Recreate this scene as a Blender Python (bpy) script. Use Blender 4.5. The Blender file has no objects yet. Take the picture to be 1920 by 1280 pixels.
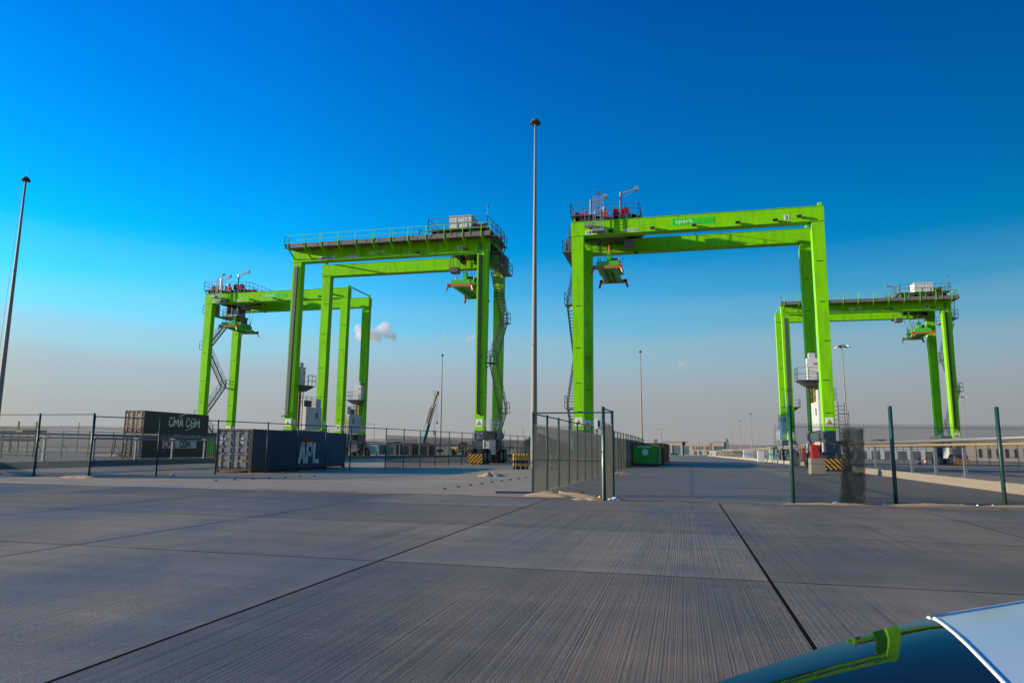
import bpy, math, random
from mathutils import Vector, Matrix
random.seed(7)
R = math.radians
S = bpy.context.scene
COL = S.collection

# ------------------------------------------------------------------ camera
cam_d = bpy.data.cameras.new("camera")
cam = bpy.data.objects.new("camera", cam_d); COL.objects.link(cam)
cam_d.sensor_width = 36.0
cam_d.lens = 1295.0 / 1920.0 * 36.0
cam_d.clip_start = 0.05
cam_d.clip_end = 9000
PIT, YAW, ROLL = R(8.7), R(13.85), R(0.57)
fw = Vector((-math.sin(YAW)*math.cos(PIT), math.cos(YAW)*math.cos(PIT), math.sin(PIT)))
r0 = Vector((math.cos(YAW), math.sin(YAW), 0)); u0 = r0.cross(fw)
rr = r0*math.cos(ROLL) + u0*math.sin(ROLL); uu = u0*math.cos(ROLL) - r0*math.sin(ROLL)
mw = Matrix((rr, uu, -fw)).transposed().to_4x4(); mw.translation = Vector((0, 0, 1.64))
cam.matrix_world = mw
S.camera = cam

# ------------------------------------------------------------------ sky, sun, exposure
SUN_EL = R(12.0)
TRAVEL = Vector((0.957, 0.29, 0)).normalized()          # the way the sunlight runs over the ground
SUN_DIR = Vector((-TRAVEL.x*math.cos(SUN_EL), -TRAVEL.y*math.cos(SUN_EL), math.sin(SUN_EL)))
sun_rot = math.atan2(SUN_DIR.x, SUN_DIR.y)

world = bpy.data.worlds.new("World"); S.world = world; world.use_nodes = True
wn, wl = world.node_tree.nodes, world.node_tree.links
wn.clear()
sky = wn.new("ShaderNodeTexSky"); sky.sky_type = 'NISHITA'; sky.sun_disc = False
sky.sun_elevation = SUN_EL; sky.sun_rotation = sun_rot
sky.air_density = 1.0; sky.dust_density = 0.6; sky.ozone_density = 2.5; sky.altitude = 0
hsv = wn.new("ShaderNodeHueSaturation"); hsv.inputs["Saturation"].default_value = 1.5; hsv.inputs["Value"].default_value = 1.0
wl.new(sky.outputs[0], hsv.inputs["Color"])
tc = wn.new("ShaderNodeTexCoord"); sep = wn.new("ShaderNodeSeparateXYZ"); wl.new(tc.outputs["Generated"], sep.inputs[0])
wmp = wn.new("ShaderNodeMapping"); wmp.inputs["Scale"].default_value = (2.2, 2.2, 16); wl.new(tc.outputs["Generated"], wmp.inputs["Vector"])
wnz = wn.new("ShaderNodeTexNoise"); wnz.inputs["Scale"].default_value = 1.0; wnz.inputs["Detail"].default_value = 5; wl.new(wmp.outputs[0], wnz.inputs["Vector"])
wob = wn.new("ShaderNodeMath"); wob.operation = 'MULTIPLY_ADD'; wl.new(wnz.outputs["Fac"], wob.inputs[0]); wob.inputs[1].default_value = .05; wob.inputs[2].default_value = -.025
wzz = wn.new("ShaderNodeMath"); wzz.operation = 'ADD'; wl.new(wob.outputs[0], wzz.inputs[0]); wl.new(sep.outputs["Z"], wzz.inputs[1])
def wramp(stops, interp='EASE', src=None):
    r_ = wn.new("ShaderNodeValToRGB"); r_.color_ramp.interpolation = interp; wl.new(src or sep.outputs["Z"], r_.inputs[0])
    e_ = r_.color_ramp.elements
    while len(e_) < len(stops): e_.new(0.5)
    for q_, (p_, c_) in zip(e_, stops): q_.position = p_; q_.color = (*c_, 1)
    return r_.outputs[0]
# a dry, polarised-looking sky: deeper blue overhead, cyan lower down, brighter on the sun's side
tint = wn.new("ShaderNodeMix"); tint.data_type = 'RGBA'; tint.blend_type = 'MULTIPLY'; tint.inputs[0].default_value = 1.0
wl.new(hsv.outputs[0], tint.inputs[6]); wl.new(wramp([(0.0, (.04, 1.0, 1.0)), (0.22, (.03, .95, 1.0)), (0.62, (.01, .52, .92)), (1.0, (.01, .34, .62))], 'LINEAR'), tint.inputs[7])
dt = wn.new("ShaderNodeVectorMath"); dt.operation = 'DOT_PRODUCT'; wl.new(tc.outputs["Generated"], dt.inputs[0]); dt.inputs[1].default_value = (-TRAVEL.x, -TRAVEL.y, 0)
mr_ = wn.new("ShaderNodeMapRange"); wl.new(dt.outputs["Value"], mr_.inputs[0]); mr_.inputs[1].default_value = -1.0; mr_.inputs[2].default_value = .25; mr_.inputs[3].default_value = .35; mr_.inputs[4].default_value = 2.45
az = wn.new("ShaderNodeVectorMath"); az.operation = 'SCALE'; wl.new(tint.outputs[2], az.inputs[0]); wl.new(mr_.outputs[0], az.inputs["Scale"])
haze = wn.new("ShaderNodeMix"); haze.data_type = 'RGBA'
wl.new(wramp([(0.0, (1, 1, 1)), (0.09, (.95,)*3), (0.14, (.72,)*3), (0.18, (.36,)*3), (0.22, (.12,)*3), (0.28, (0, 0, 0))], src=wzz.outputs[0]), haze.inputs[0])
wl.new(az.outputs[0], haze.inputs[6])
glow = wn.new("ShaderNodeMapRange"); wl.new(dt.outputs["Value"], glow.inputs[0]); glow.inputs[1].default_value = .5; glow.inputs[2].default_value = 1.0
hcol = wn.new("ShaderNodeMix"); hcol.data_type = 'RGBA'; wl.new(glow.outputs[0], hcol.inputs[0])
hsc = wn.new("ShaderNodeVectorMath"); hsc.operation = 'SCALE'; hmr = wn.new("ShaderNodeMapRange"); wl.new(dt.outputs["Value"], hmr.inputs[0]); hmr.inputs[1].default_value = -.75; hmr.inputs[2].default_value = .6; hmr.inputs[3].default_value = 4.05; hmr.inputs[4].default_value = 5.7; wl.new(hmr.outputs[0], hsc.inputs["Scale"])
wl.new(wramp([(0.0, (.57, .555, .55)), (0.05, (.57, .585, .62)), (0.13, (.61, .71, .84)), (0.22, (.64, .82, 1.0))], 'LINEAR'), hsc.inputs[0]); wl.new(hsc.outputs[0], hcol.inputs[6])
hcol.inputs[7].default_value = (6.0, 4.4, 2.7, 1)     # the dusty air glows warm below the sun
wl.new(hcol.outputs[2], haze.inputs[7])
bg = wn.new("ShaderNodeBackground"); bg.inputs["Strength"].default_value = 0.1
wl.new(haze.outputs[2], bg.inputs["Color"])
wo = wn.new("ShaderNodeOutputWorld"); wl.new(bg.outputs[0], wo.inputs["Surface"])

sun_d = bpy.data.lights.new("sun", 'SUN'); sun_d.energy = 5.0; sun_d.angle = R(0.5); sun_d.color = (1.0, 0.83, 0.60)
sun = bpy.data.objects.new("sun", sun_d); COL.objects.link(sun)
sun.rotation_euler = SUN_DIR.to_track_quat('Z', 'Y').to_euler(); sun.location = (-60, -30, 60)

vs = S.view_settings
S.display_settings.display_device = 'sRGB'
vs.view_transform = 'Standard'; vs.look = 'None'; vs.gamma = 1; vs.use_curve_mapping = False
vs.exposure = 0.4

# ------------------------------------------------------------------ helpers
def gz(y):                                   # the port ground falls away gently beyond the first cranes
    return -0.006*max(0.0, min(y, 480.0)-75.0)

def M(name, col, rough=0.6, metal=0.0, var=0.12, scale=2.0, bump=0.0, bscale=40.0, spec=0.5, dirt=None, coat=0.0, stretch=(1, 1, 1)):
    m = bpy.data.materials.new(name); m.use_nodes = True
    n, l = m.node_tree.nodes, m.node_tree.links
    b = n["Principled BSDF"]
    b.inputs["Roughness"].default_value = rough; b.inputs["Metallic"].default_value = metal
    b.inputs["Specular IOR Level"].default_value = spec
    if coat: b.inputs["Coat Weight"].default_value = coat; b.inputs["Coat Roughness"].default_value = 0.05
    g = n.new("ShaderNodeNewGeometry"); mp = n.new("ShaderNodeMapping"); mp.inputs["Scale"].default_value = stretch
    l.new(g.outputs["Position"], mp.inputs["Vector"])
    nz = n.new("ShaderNodeTexNoise"); nz.inputs["Scale"].default_value = scale; nz.inputs["Detail"].default_value = 6; nz.inputs["Roughness"].default_value = 0.65
    l.new(mp.outputs[0], nz.inputs["Vector"])
    mix = n.new("ShaderNodeMix"); mix.data_type = 'RGBA'
    l.new(nz.outputs["Fac"], mix.inputs[0])
    mix.inputs[6].default_value = (*[c*(1-2*var) for c in col], 1); mix.inputs[7].default_value = (*[min(1, c*(1+2*var)) for c in col], 1)
    out = mix.outputs[2]
    if dirt:
        dcol, amt, dsc = dirt
        n2 = n.new("ShaderNodeTexNoise"); n2.inputs["Scale"].default_value = dsc; n2.inputs["Detail"].default_value = 8; n2.inputs["Roughness"].default_value = 0.7
        mp2 = n.new("ShaderNodeMapping"); mp2.inputs["Scale"].default_value = (1, 1, 0.18); l.new(g.outputs["Position"], mp2.inputs["Vector"]); l.new(mp2.outputs[0], n2.inputs["Vector"])
        rp = n.new("ShaderNodeValToRGB"); rp.color_ramp.elements[0].position = 0.62-0.3*amt; rp.color_ramp.elements[1].position = 0.80-0.2*amt
        rp.color_ramp.elements[1].color = (amt, amt, amt, 1)
        l.new(n2.outputs["Fac"], rp.inputs[0])
        mx = n.new("ShaderNodeMix"); mx.data_type = 'RGBA'; l.new(rp.outputs[0], mx.inputs[0]); l.new(out, mx.inputs[6]); mx.inputs[7].default_value = (*dcol, 1)
        out = mx.outputs[2]
    l.new(out, b.inputs["Base Color"])
    rn = n.new("ShaderNodeMapRange"); rn.inputs[3].default_value = max(0.02, rough-0.12); rn.inputs[4].default_value = min(1, rough+0.12)
    l.new(nz.outputs["Fac"], rn.inputs[0]); l.new(rn.outputs[0], b.inputs["Roughness"])
    if bump:
        n3 = n.new("ShaderNodeTexNoise"); n3.inputs["Scale"].default_value = bscale; n3.inputs["Detail"].default_value = 4
        l.new(mp.outputs[0], n3.inputs["Vector"])
        bp = n.new("ShaderNodeBump"); bp.inputs["Strength"].default_value = bump; bp.inputs["Distance"].default_value = 0.02
        l.new(n3.outputs["Fac"], bp.inputs["Height"]); l.new(bp.outputs[0], b.inputs["Normal"])
    return m

class MB:
    def __init__(s): s.v = []; s.f = []; s.m = []; s.cur = 0
    def mat(s, i): s.cur = i; return s
    def poly(s, pts, faces):
        b = len(s.v); s.v += [tuple(p) for p in pts]
        for f in faces: s.f.append(tuple(b+i for i in f)); s.m.append(s.cur)
        return s
    def box(s, a, b):
        x0, y0, z0 = [min(a[i], b[i]) for i in range(3)]; x1, y1, z1 = [max(a[i], b[i]) for i in range(3)]
        return s.poly([(x0,y0,z0),(x1,y0,z0),(x1,y1,z0),(x0,y1,z0),(x0,y0,z1),(x1,y0,z1),(x1,y1,z1),(x0,y1,z1)],
                      [(0,3,2,1),(4,5,6,7),(0,1,5,4),(1,2,6,5),(2,3,7,6),(3,0,4,7)])
    def frustum(s, a0, a1, z0, b0, b1, z1):
        return s.poly([(a0[0],a0[1],z0),(a1[0],a0[1],z0),(a1[0],a1[1],z0),(a0[0],a1[1],z0),(b0[0],b0[1],z1),(b1[0],b0[1],z1),(b1[0],b1[1],z1),(b0[0],b1[1],z1)],
                      [(0,3,2,1),(4,5,6,7),(0,1,5,4),(1,2,6,5),(2,3,7,6),(3,0,4,7)])
    def beam(s, p0, p1, w, h=None, up=(0, 0, 1)):
        h = w if h is None else h
        p0 = Vector(p0); p1 = Vector(p1); d = (p1-p0)
        if d.length < 1e-6: return s
        d.normalize(); up = Vector(up)
        if abs(d.dot(up)) > 0.98: up = Vector((0, 1, 0)) if abs(d.y) < 0.9 else Vector((1, 0, 0))
        a = d.cross(up).normalized()*w/2; b = a.normalized().cross(d).normalized()*h/2
        pts = [p+q for p in (p0, p1) for q in (-a-b, a-b, a+b, -a+b)]
        return s.poly(pts, [(3,2,1,0),(4,5,6,7),(0,1,5,4),(1,2,6,5),(2,3,7,6),(3,0,4,7)])
    def tube(s, p0, p1, r, r1=None, n=8, caps=True):
        r1 = r if r1 is None else r1
        p0 = Vector(p0); p1 = Vector(p1); d = (p1-p0).normalized()
        up = Vector((0, 0, 1)) if abs(d.z) < 0.95 else Vector((1, 0, 0))
        a = d.cross(up).normalized(); b = a.cross(d).normalized()
        pts = []
        for p, q in ((p0, r), (p1, r1)):
            for i in range(n):
                t = 2*math.pi*i/n; pts.append(p + a*q*math.cos(t) + b*q*math.sin(t))
        fs = [(i, n+i, n+(i+1) % n, (i+1) % n) for i in range(n)]
        if caps: fs += [tuple(range(n)), tuple(range(2*n-1, n-1, -1))]
        return s.poly(pts, fs)
    def lathe(s, prof, c, n=16, axis='Z'):
        pts = []
        for r, z in prof:
            for i in range(n):
                t = 2*math.pi*i/n; x, y = r*math.cos(t), r*math.sin(t)
                v = (x, y, z) if axis == 'Z' else ((z, x, y) if axis == 'X' else (y, z, x))
                pts.append((v[0]+c[0], v[1]+c[1], v[2]+c[2]))
        k = len(prof); fs = []
        for j in range(k-1):
            for i in range(n):
                fs.append((j*n+i, j*n+(i+1) % n, (j+1)*n+(i+1) % n, (j+1)*n+i))
        fs.append(tuple(range(n-1, -1, -1))); fs.append(tuple((k-1)*n+i for i in range(n)))
        return s.poly(pts, fs)
    def sphere(s, c, r, n=8, m=5, sz=1.0):
        return s.lathe([(max(0.001, r*math.sin(math.pi*j/m)), -r*math.cos(math.pi*j/m)*sz) for j in range(m+1)], c, n)
    def mesh(s, name, mats, smooth=False):
        me = bpy.data.meshes.new(name); me.from_pydata(s.v, [], s.f)
        for m in (mats if isinstance(mats, (list, tuple)) else [mats]): me.materials.append(m)
        me.polygons.foreach_set("material_index", s.m)
        if smooth: me.polygons.foreach_set("use_smooth", [True]*len(s.f))
        me.update(); return me
    def build(s, name, mats, parent=None, loc=(0, 0, 0), rot=(0, 0, 0), smooth=False, kind=None):
        return put(s.mesh(name, mats, smooth), name, parent, loc, rot, kind)

def put(me, name, parent=None, loc=(0, 0, 0), rot=(0, 0, 0), kind=None):
    o = bpy.data.objects.new(name, me); COL.objects.link(o)
    o.location = loc; o.rotation_euler = rot
    if parent: o.parent = parent
    if kind: o["kind"] = kind
    return o
def tag(o, label, cat, group=None):
    o["label"] = label; o["category"] = cat
    if group: o["group"] = group
    return o
def thing(name, label, cat, loc=(0, 0, 0), rz=0.0, group=None):
    o = bpy.data.objects.new(name, None); COL.objects.link(o); o.location = loc; o.rotation_euler = (0, 0, rz); o.empty_display_size = 0.3
    return tag(o, label, cat, group)
_txt = {}
def text_mesh(string, w, h, mat, depth=0.01, bold=0.0, shear=0.0):
    key = (string, w, h, mat.name, bold, shear)
    if key in _txt: return _txt[key]
    cu = bpy.data.curves.new("lettering", 'FONT'); cu.body = string; cu.extrude = 0.01; cu.offset = bold; cu.shear = shear; cu.resolution_u = 3
    to = bpy.data.objects.new("lettering", cu); COL.objects.link(to)
    bpy.context.view_layer.update()
    me = bpy.data.meshes.new_from_object(to.evaluated_get(bpy.context.evaluated_depsgraph_get()))
    bpy.data.objects.remove(to)
    xs = [v.co.x for v in me.vertices]; ys = [v.co.y for v in me.vertices]
    sx = w/(max(xs)-min(xs)); sy = h/(max(ys)-min(ys)) if h else sx
    for v in me.vertices:
        v.co.x = (v.co.x-min(xs))*sx; v.co.y = (v.co.y-min(ys))*sy; v.co.z = v.co.z*depth/0.01
    me.materials.clear(); me.materials.append(mat); _txt[key] = me
    return me
STROKES = {'C': [[(1, .78), (.8, 1), (.2, 1), (0, .8), (0, .2), (.2, 0), (.8, 0), (1, .22)]], 'M': [[(0, 0), (0, 1), (.5, .3), (1, 1), (1, 0)]],
           'A': [[(0, 0), (.4, 1), (.6, 1), (1, 0)], [(.2, .3), (.8, .3)]], 'G': [[(1, .78), (.8, 1), (.2, 1), (0, .8), (0, .2), (.2, 0), (.8, 0), (1, .2), (1, .45), (.6, .45)]],
           'P': [[(0, 0), (0, 1), (.8, 1), (1, .85), (1, .6), (.8, .45), (0, .45)]], 'L': [[(0, 1), (0, 0), (.9, 0)]]}
def block_text(string, h, mat, tk, name="lettering", slant=0.0, gap=.3):
    """heavy stencil-like capitals drawn as bars, lying in the local xy plane"""
    b = MB(); x = 0
    for ch in string:
        if ch == ' ': x += h*.45; continue
        w = h*(.78 if ch == 'M' else .58)
        for st in STROKES[ch]:
            P = [Vector((x+px*w+slant*py*h, py*h, .004)) for px, py in st]
            for i in range(len(P)-1):
                d = (P[i+1]-P[i]).normalized()*tk*.42
                b.beam(P[i]-d, P[i+1]+d, tk, .008, (0, 0, 1))
        x += w+h*gap+tk*.4
    return b.mesh(name, mat)
FRONT, BACK, RIGHT, LEFT = (R(90), 0, 0), (R(90), 0, R(180)), (R(90), 0, R(90)), (R(90), 0, R(-90))

# ------------------------------------------------------------------ materials
GREEN = M("lime_crane_paint", (0.235, 0.66, 0.002), 0.45, var=0.05, scale=0.6, spec=0.1, dirt=((0.12, 0.25, 0.02), 0.5, 1.9))
GREEN2 = M("green_spreader_paint", (0.06, 0.45, 0.012), 0.45, var=0.08, scale=2)
DECAL = M("bright_green_decal", (0.02, 0.62, 0.004), 0.4, var=0.03)
GREY = M("dark_grey_machine_paint", (0.085, 0.10, 0.115), 0.5, var=0.18, scale=3, dirt=((0.2, 0.17, 0.13), 0.35, 3))
GALV = M("galvanised_steel", (0.30, 0.30, 0.30), 0.45, metal=0.35, var=0.15, scale=5)
DKGALV = M("dark_galvanised_steel", (0.13, 0.13, 0.13), 0.5, metal=0.3, var=0.2, scale=6)
WHITE = M("white_panel_paint", (0.66, 0.63, 0.59), 0.45, var=0.05, scale=1.5, dirt=((0.45, 0.41, 0.35), 0.35, 2))
LGREY = M("light_grey_panel_paint", (0.50, 0.52, 0.54), 0.45, var=0.06)
BLACK = M("black_rubber", (0.018, 0.018, 0.018), 0.75, var=0.25, scale=8, bump=0.2)
BLKP = M("black_paint", (0.02, 0.02, 0.022), 0.45, var=0.1)
RED = M("red_machine_paint", (0.52, 0.03, 0.02), 0.42, var=0.1)
ORANGE = M("orange_hose", (0.75, 0.13, 0.02), 0.5)
YEL = M("yellow_paint", (0.72, 0.40, 0.02), 0.5, var=0.1, dirt=((0.3, 0.2, 0.06), 0.4, 4))
LETW = M("white_lettering", (0.80, 0.80, 0.77), 0.5, var=0.06, scale=4)
GLASS = M("dark_window_glass", (0.02, 0.035, 0.045), 0.08, var=0.2, spec=0.8)
RUST = M("rusty_brown_steel", (0.13, 0.075, 0.045), 0.7, var=0.3, scale=5)
FGREEN = M("dark_green_fence_paint", (0.009, 0.062, 0.05), 0.45, var=0.2, scale=6, dirt=((0.12, 0.13, 0.10), 0.3, 5))
WIRE = M("dark_green_coated_wire", (0.022, 0.032, 0.03), 0.55, var=0.2)
WIRE2 = M("dusty_grey_wire", (0.21, 0.195, 0.15), 0.6, var=0.2)
SAND = M("pale_sand", (0.50, 0.335, 0.19), 0.95, var=0.10, scale=3, bump=0.5, bscale=25)
BEIGE = M("beige_render", (0.29, 0.24, 0.20), 0.85, var=0.08, scale=1)
CONC = M("kerb_concrete", (0.34, 0.285, 0.22), 0.9, var=0.12, scale=2, bump=0.3, bscale=30, dirt=((0.2, 0.18, 0.16), 0.4, 2))
MAST = M("mast_galvanised", (0.25, 0.215, 0.18), 0.6, metal=0.0, var=0.1, scale=2)

def stripes(name, ca, cb, freq, axes=(1, 0, 1)):
    m = bpy.data.materials.new(name); m.use_nodes = True
    n, l = m.node_tree.nodes, m.node_tree.links; b = n["Principled BSDF"]; b.inputs["Roughness"].default_value = 0.5
    t = n.new("ShaderNodeTexCoord"); d = n.new("ShaderNodeVectorMath"); d.operation = 'DOT_PRODUCT'; d.inputs[1].default_value = axes
    l.new(t.outputs["Object"], d.inputs[0])
    a = n.new("ShaderNodeMath"); a.operation = 'MULTIPLY'; a.inputs[1].default_value = freq; l.new(d.outputs["Value"], a.inputs[0])
    f = n.new("ShaderNodeMath"); f.operation = 'FRACT'; l.new(a.outputs[0], f.inputs[0])
    c = n.new("ShaderNodeMath"); c.operation = 'GREATER_THAN'; c.inputs[1].default_value = 0.52; l.new(f.outputs[0], c.inputs[0])
    nz = n.new("ShaderNodeTexNoise"); nz.inputs["Scale"].default_value = 6; l.new(t.outputs["Object"], nz.inputs["Vector"])
    x = n.new("ShaderNodeMix"); x.data_type = 'RGBA'; l.new(c.outputs[0], x.inputs[0]); x.inputs[6].default_value = (*ca, 1); x.inputs[7].default_value = (*cb, 1)
    y = n.new("ShaderNodeMix"); y.data_type = 'RGBA'; y.blend_type = 'MULTIPLY'; y.inputs[0].default_value = 0.5; l.new(x.outputs[2], y.inputs[6]); l.new(nz.outputs["Color"], y.inputs[7])
    l.new(x.outputs[2], y.inputs[6]); l.new(y.outputs[2], b.inputs["Base Color"])
    return m
STRIPE = stripes("yellow_black_stripes", (0.85, 0.40, 0.02), (0.015, 0.015, 0.015), 2.7)
CHECK = stripes("fine_yellow_black_stripes", (0.85, 0.38, 0.03), (0.03, 0.02, 0.015), 4.2)

def concrete(name, warm, cool, groove, lines=False, bl=0.16, gsc=(30, 0.4, 1), contrast=(0.40, 0.62)):
    m = bpy.data.materials.new(name); m.use_nodes = True
    n, l = m.node_tree.nodes, m.node_tree.links; b = n["Principled BSDF"]
    b.inputs["Specular IOR Level"].default_value = 0.2
    g = n.new("ShaderNodeNewGeometry")
    def noise(scale, detail, vec=(1, 1, 1), rough=0.6):
        mp = n.new("ShaderNodeMapping"); mp.inputs["Scale"].default_value = vec; l.new(g.outputs["Position"], mp.inputs["Vector"])
        t = n.new("ShaderNodeTexNoise"); t.inputs["Scale"].default_value = scale; t.inputs["Detail"].default_value = detail; t.inputs["Roughness"].default_value = rough
        l.new(mp.outputs[0], t.inputs["Vector"]); return t.outputs["Fac"]
    def ramp(x, a, c):
        r = n.new("ShaderNodeValToRGB"); r.color_ramp.elements[0].position = a; r.color_ramp.elements[1].position = c; l.new(x, r.inputs[0]); return r.outputs[0]
    def mix(f, a, c, mode='MIX'):
        x = n.new("ShaderNodeMix"); x.data_type = 'RGBA'; x.blend_type = mode
        for i, v in ((0, f), (6, a), (7, c)):
            if hasattr(v, "is_linked"): l.new(v, x.inputs[i])
            else: x.inputs[i].default_value = v if i == 0 else (*v, 1)
        return x.outputs[2]
    big = ramp(noise(bl, 7, (1, 0.42, 1), .68), *contrast)
    c = mix(big, warm, cool)
    streak = ramp(noise(1.0, 3, gsc, 0.6), 0.30, 0.70)
    deep = ramp(noise(1.0, 2, (gsc[0]*.3, gsc[1]*.55, 1), 0.5), 0.66, 0.73)
    gm = n.new("ShaderNodeMath"); gm.operation = 'MULTIPLY'; l.new(ramp(noise(.42, 6, (1, .35, 1), .65), .36, .60), gm.inputs[0]); gm.inputs[1].default_value = groove
    c = mix(gm.outputs[0], c, mix(streak, (0.52, 0.545, 0.59), (1.27, 1.25, 1.22)), 'MULTIPLY')
    sp = ramp(noise(30, 7, (1, 1, 1), 0.85), 0.30, 0.70)
    c = mix(0.8, c, mix(sp, (0.62, 0.62, 0.62), (1.3, 1.3, 1.3)), 'MULTIPLY')
    cross = ramp(noise(0.5, 5, (0.25, 3.2, 1)), 0.35, 0.7)
    c = mix(0.35 if groove > .3 else .75, c, mix(cross, (0.62, 0.64, 0.68), (1.25, 1.22, 1.18)), 'MULTIPLY')
    if groove > .3:
        dm = n.new("ShaderNodeMath"); dm.operation = 'MULTIPLY'; l.new(deep, dm.inputs[0]); l.new(gm.outputs[0], dm.inputs[1]); c = mix(dm.outputs[0], c, tuple(0.45*k for k in cool))
    if groove > .3:
        mk = ramp(noise(1.0, 3, (1.15, .035, 1), .55), .60, .70); mm = n.new("ShaderNodeMath"); mm.operation = 'MULTIPLY'; l.new(mk, mm.inputs[0]); l.new(ramp(noise(.3, 5, (1, 1, 1), .7), .42, .66), mm.inputs[1])
        c = mix(mm.outputs[0], c, tuple(.62*k for k in cool))
        pale = ramp(noise(.55, 7, (1, 1.6, 1), .72), .60, .76); pm = n.new("ShaderNodeMath"); pm.operation = 'MULTIPLY'; l.new(pale, pm.inputs[0]); pm.inputs[1].default_value = .45
        c = mix(pm.outputs[0], c, tuple(1.45*k for k in warm))
    st = ramp(noise(0.9, 8, (1, 1, 1), 0.75), 0.63, 0.76)
    c = mix(st, c, tuple(0.45*k for k in warm))
    if not lines:
        oi = n.new("ShaderNodeObjectInfo"); mr = n.new("ShaderNodeMapRange"); mr.inputs[3].default_value = 0.78; mr.inputs[4].default_value = 1.16
        l.new(oi.outputs["Random"], mr.inputs[0])
        cc = n.new("ShaderNodeCombineColor"); [l.new(mr.outputs[0], cc.inputs[i]) for i in range(3)]
        c = mix(1.0, c, cc.outputs[0], 'MULTIPLY')
    l.new(c, b.inputs["Base Color"])
    rr_ = n.new("ShaderNodeMapRange"); rr_.inputs[3].default_value = 0.75; rr_.inputs[4].default_value = 0.58; l.new(big, rr_.inputs[0]); l.new(rr_.outputs[0], b.inputs["Roughness"])
    hmix = n.new("ShaderNodeMath"); hmix.operation = 'MULTIPLY_ADD'; l.new(streak, hmix.inputs[0]); hmix.inputs[1].default_value = 1.2; l.new(sp, hmix.inputs[2])
    bp = n.new("ShaderNodeBump"); bp.inputs["Strength"].default_value = 0.55 if groove > 0.3 else 0.25; bp.inputs["Distance"].default_value = 0.012
    l.new(hmix.outputs[0], bp.inputs["Height"]); l.new(bp.outputs[0], b.inputs["Normal"])
    return m
APRON = concrete("tined_apron_concrete", (0.30, 0.235, 0.172), (0.165, 0.160, 0.158), 1.0, bl=0.22, gsc=(62, 0.10, 1), contrast=(0.42, 0.60))
YARD = concrete("dusty_yard_concrete", (0.56, 0.41, 0.27), (0.45, 0.34, 0.23), 0.15, True, 0.08)
ROAD = concrete("corridor_concrete", (0.33, 0.265, 0.19), (0.27, 0.235, 0.185), 0.25, True, 0.10, gsc=(0.25, 5, 1))
JOINT = M("joint_sealant", (0.012, 0.008, 0.006), 0.95, var=0.3, scale=6, spec=0.05)
DESERT = M("desert_sand", (0.46, 0.32, 0.20), 0.95, var=0.14, scale=0.05, bump=0.3, bscale=2)
GRAVEL = M("grey_gravel", (0.22, 0.19, 0.16), 0.95, var=0.25, scale=0.3, bump=0.5, bscale=8)

# ------------------------------------------------------------------ setting
def sheet(name, x0, x1, y0, y1, zo, mat, kind="structure", label=None):
    ys = [y0]+[y for y in (75, 480) if y0 < y < y1]+[y1]
    b = MB(); pts = [(x, y, gz(y)+zo) for y in ys for x in (x0, x1)]
    b.poly(pts, [(2*i, 2*i+1, 2*i+3, 2*i+2) for i in range(len(ys)-1)])
    o = b.build(name, mat, kind=kind)
    if label: o["label"] = label
    return o
sheet("ground", -3500, 3500, -400, 4500, -0.06, DESERT)
sheet("gravel_ground", -230, -56.0, 27, 140, -0.012, GRAVEL)
sheet("yard_pavement", -56.0, -5.0, 23.06, 150, -0.006, YARD)
sheet("road", -5.0, 12.9, 23.06, 455, -0.006, ROAD)
sheet("yard_pavement", 12.9, 60.0, 23.06, 260, -0.006, YARD)
sheet("gravel_ground", 60.0, 260.0, 30, 420, -0.012, GRAVEL)

apron = bpy.data.objects.new("apron", None); COL.objects.link(apron); apron["kind"] = "structure"
XJ = [1.03+5.35*k for k in range(-9, 5)]; YJ = [-10.8, -6.0, -1.2, 3.6, 9.6, 14.45, 19.3, 23.03]
MB().box((XJ[0]-.1, YJ[0]-.1, -0.25), (XJ[-1]+.1, 23.04, -0.0016)).build("joint_base", JOINT, apron)
def slab(w, l):
    b = MB(); c = 0.0006; x, y = w/2, l/2
    pts = [(-x+c,-y+c,0),(x-c,-y+c,0),(x-c,y-c,0),(-x+c,y-c,0),(-x,-y,-c),(x,-y,-c),(x,y,-c),(-x,y,-c),(-x,-y,-.2),(x,-y,-.2),(x,y,-.2),(-x,y,-.2)]
    f = [(0,1,2,3)]+[(4+i,4+(i+1)%4,(i+1)%4,i) for i in range(4)]+[(8+i,8+(i+1)%4,4+(i+1)%4,4+i) for i in range(4)]
    b.poly(pts, f); return b.mesh("concrete_slab", APRON)
slab_rows = [slab(5.35-0.045, YJ[j+1]-YJ[j]-0.045) for j in range(len(YJ)-1)]
for i in range(len(XJ)-1):
    for j in range(len(YJ)-1):
        put(slab_rows[j], "concrete_slab", apron, ((XJ[i]+XJ[i+1])/2, (YJ[j]+YJ[j+1])/2, 0))

def hills():
    b = MB(); N = 240; K = 7
    rs = [430, 560, 700, 900, 1250, 1800, 2600]
    hs = [0, 4.5, 7.0, 9.5, 13, 17, 12]
    pts = []
    for k in range(K):
        for i in range(N):
            a = 2*math.pi*i/N
            q = 0.55+0.45*(0.5*math.sin(a*5+1.3+k)+0.3*math.sin(a*13+2*k)+0.25*math.sin(a*31+k*k)+0.2*math.sin(a*57+3*k))
            left = 1.0+0.55*max(0, math.cos(a-math.radians(135)))
            z = -2.6+hs[k]*max(0.1, q)*left if k else -3.0
            pts.append((rs[k]*math.cos(a), rs[k]*math.sin(a), z))
    fs = [(k*N+i, k*N+(i+1) % N, (k+1)*N+(i+1) % N, (k+1)*N+i) for k in range(K-1) for i in range(N)]
    b.poly(pts, fs); o = b.build("hills", DESERT, smooth=True, kind="structure")
hills()

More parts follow.
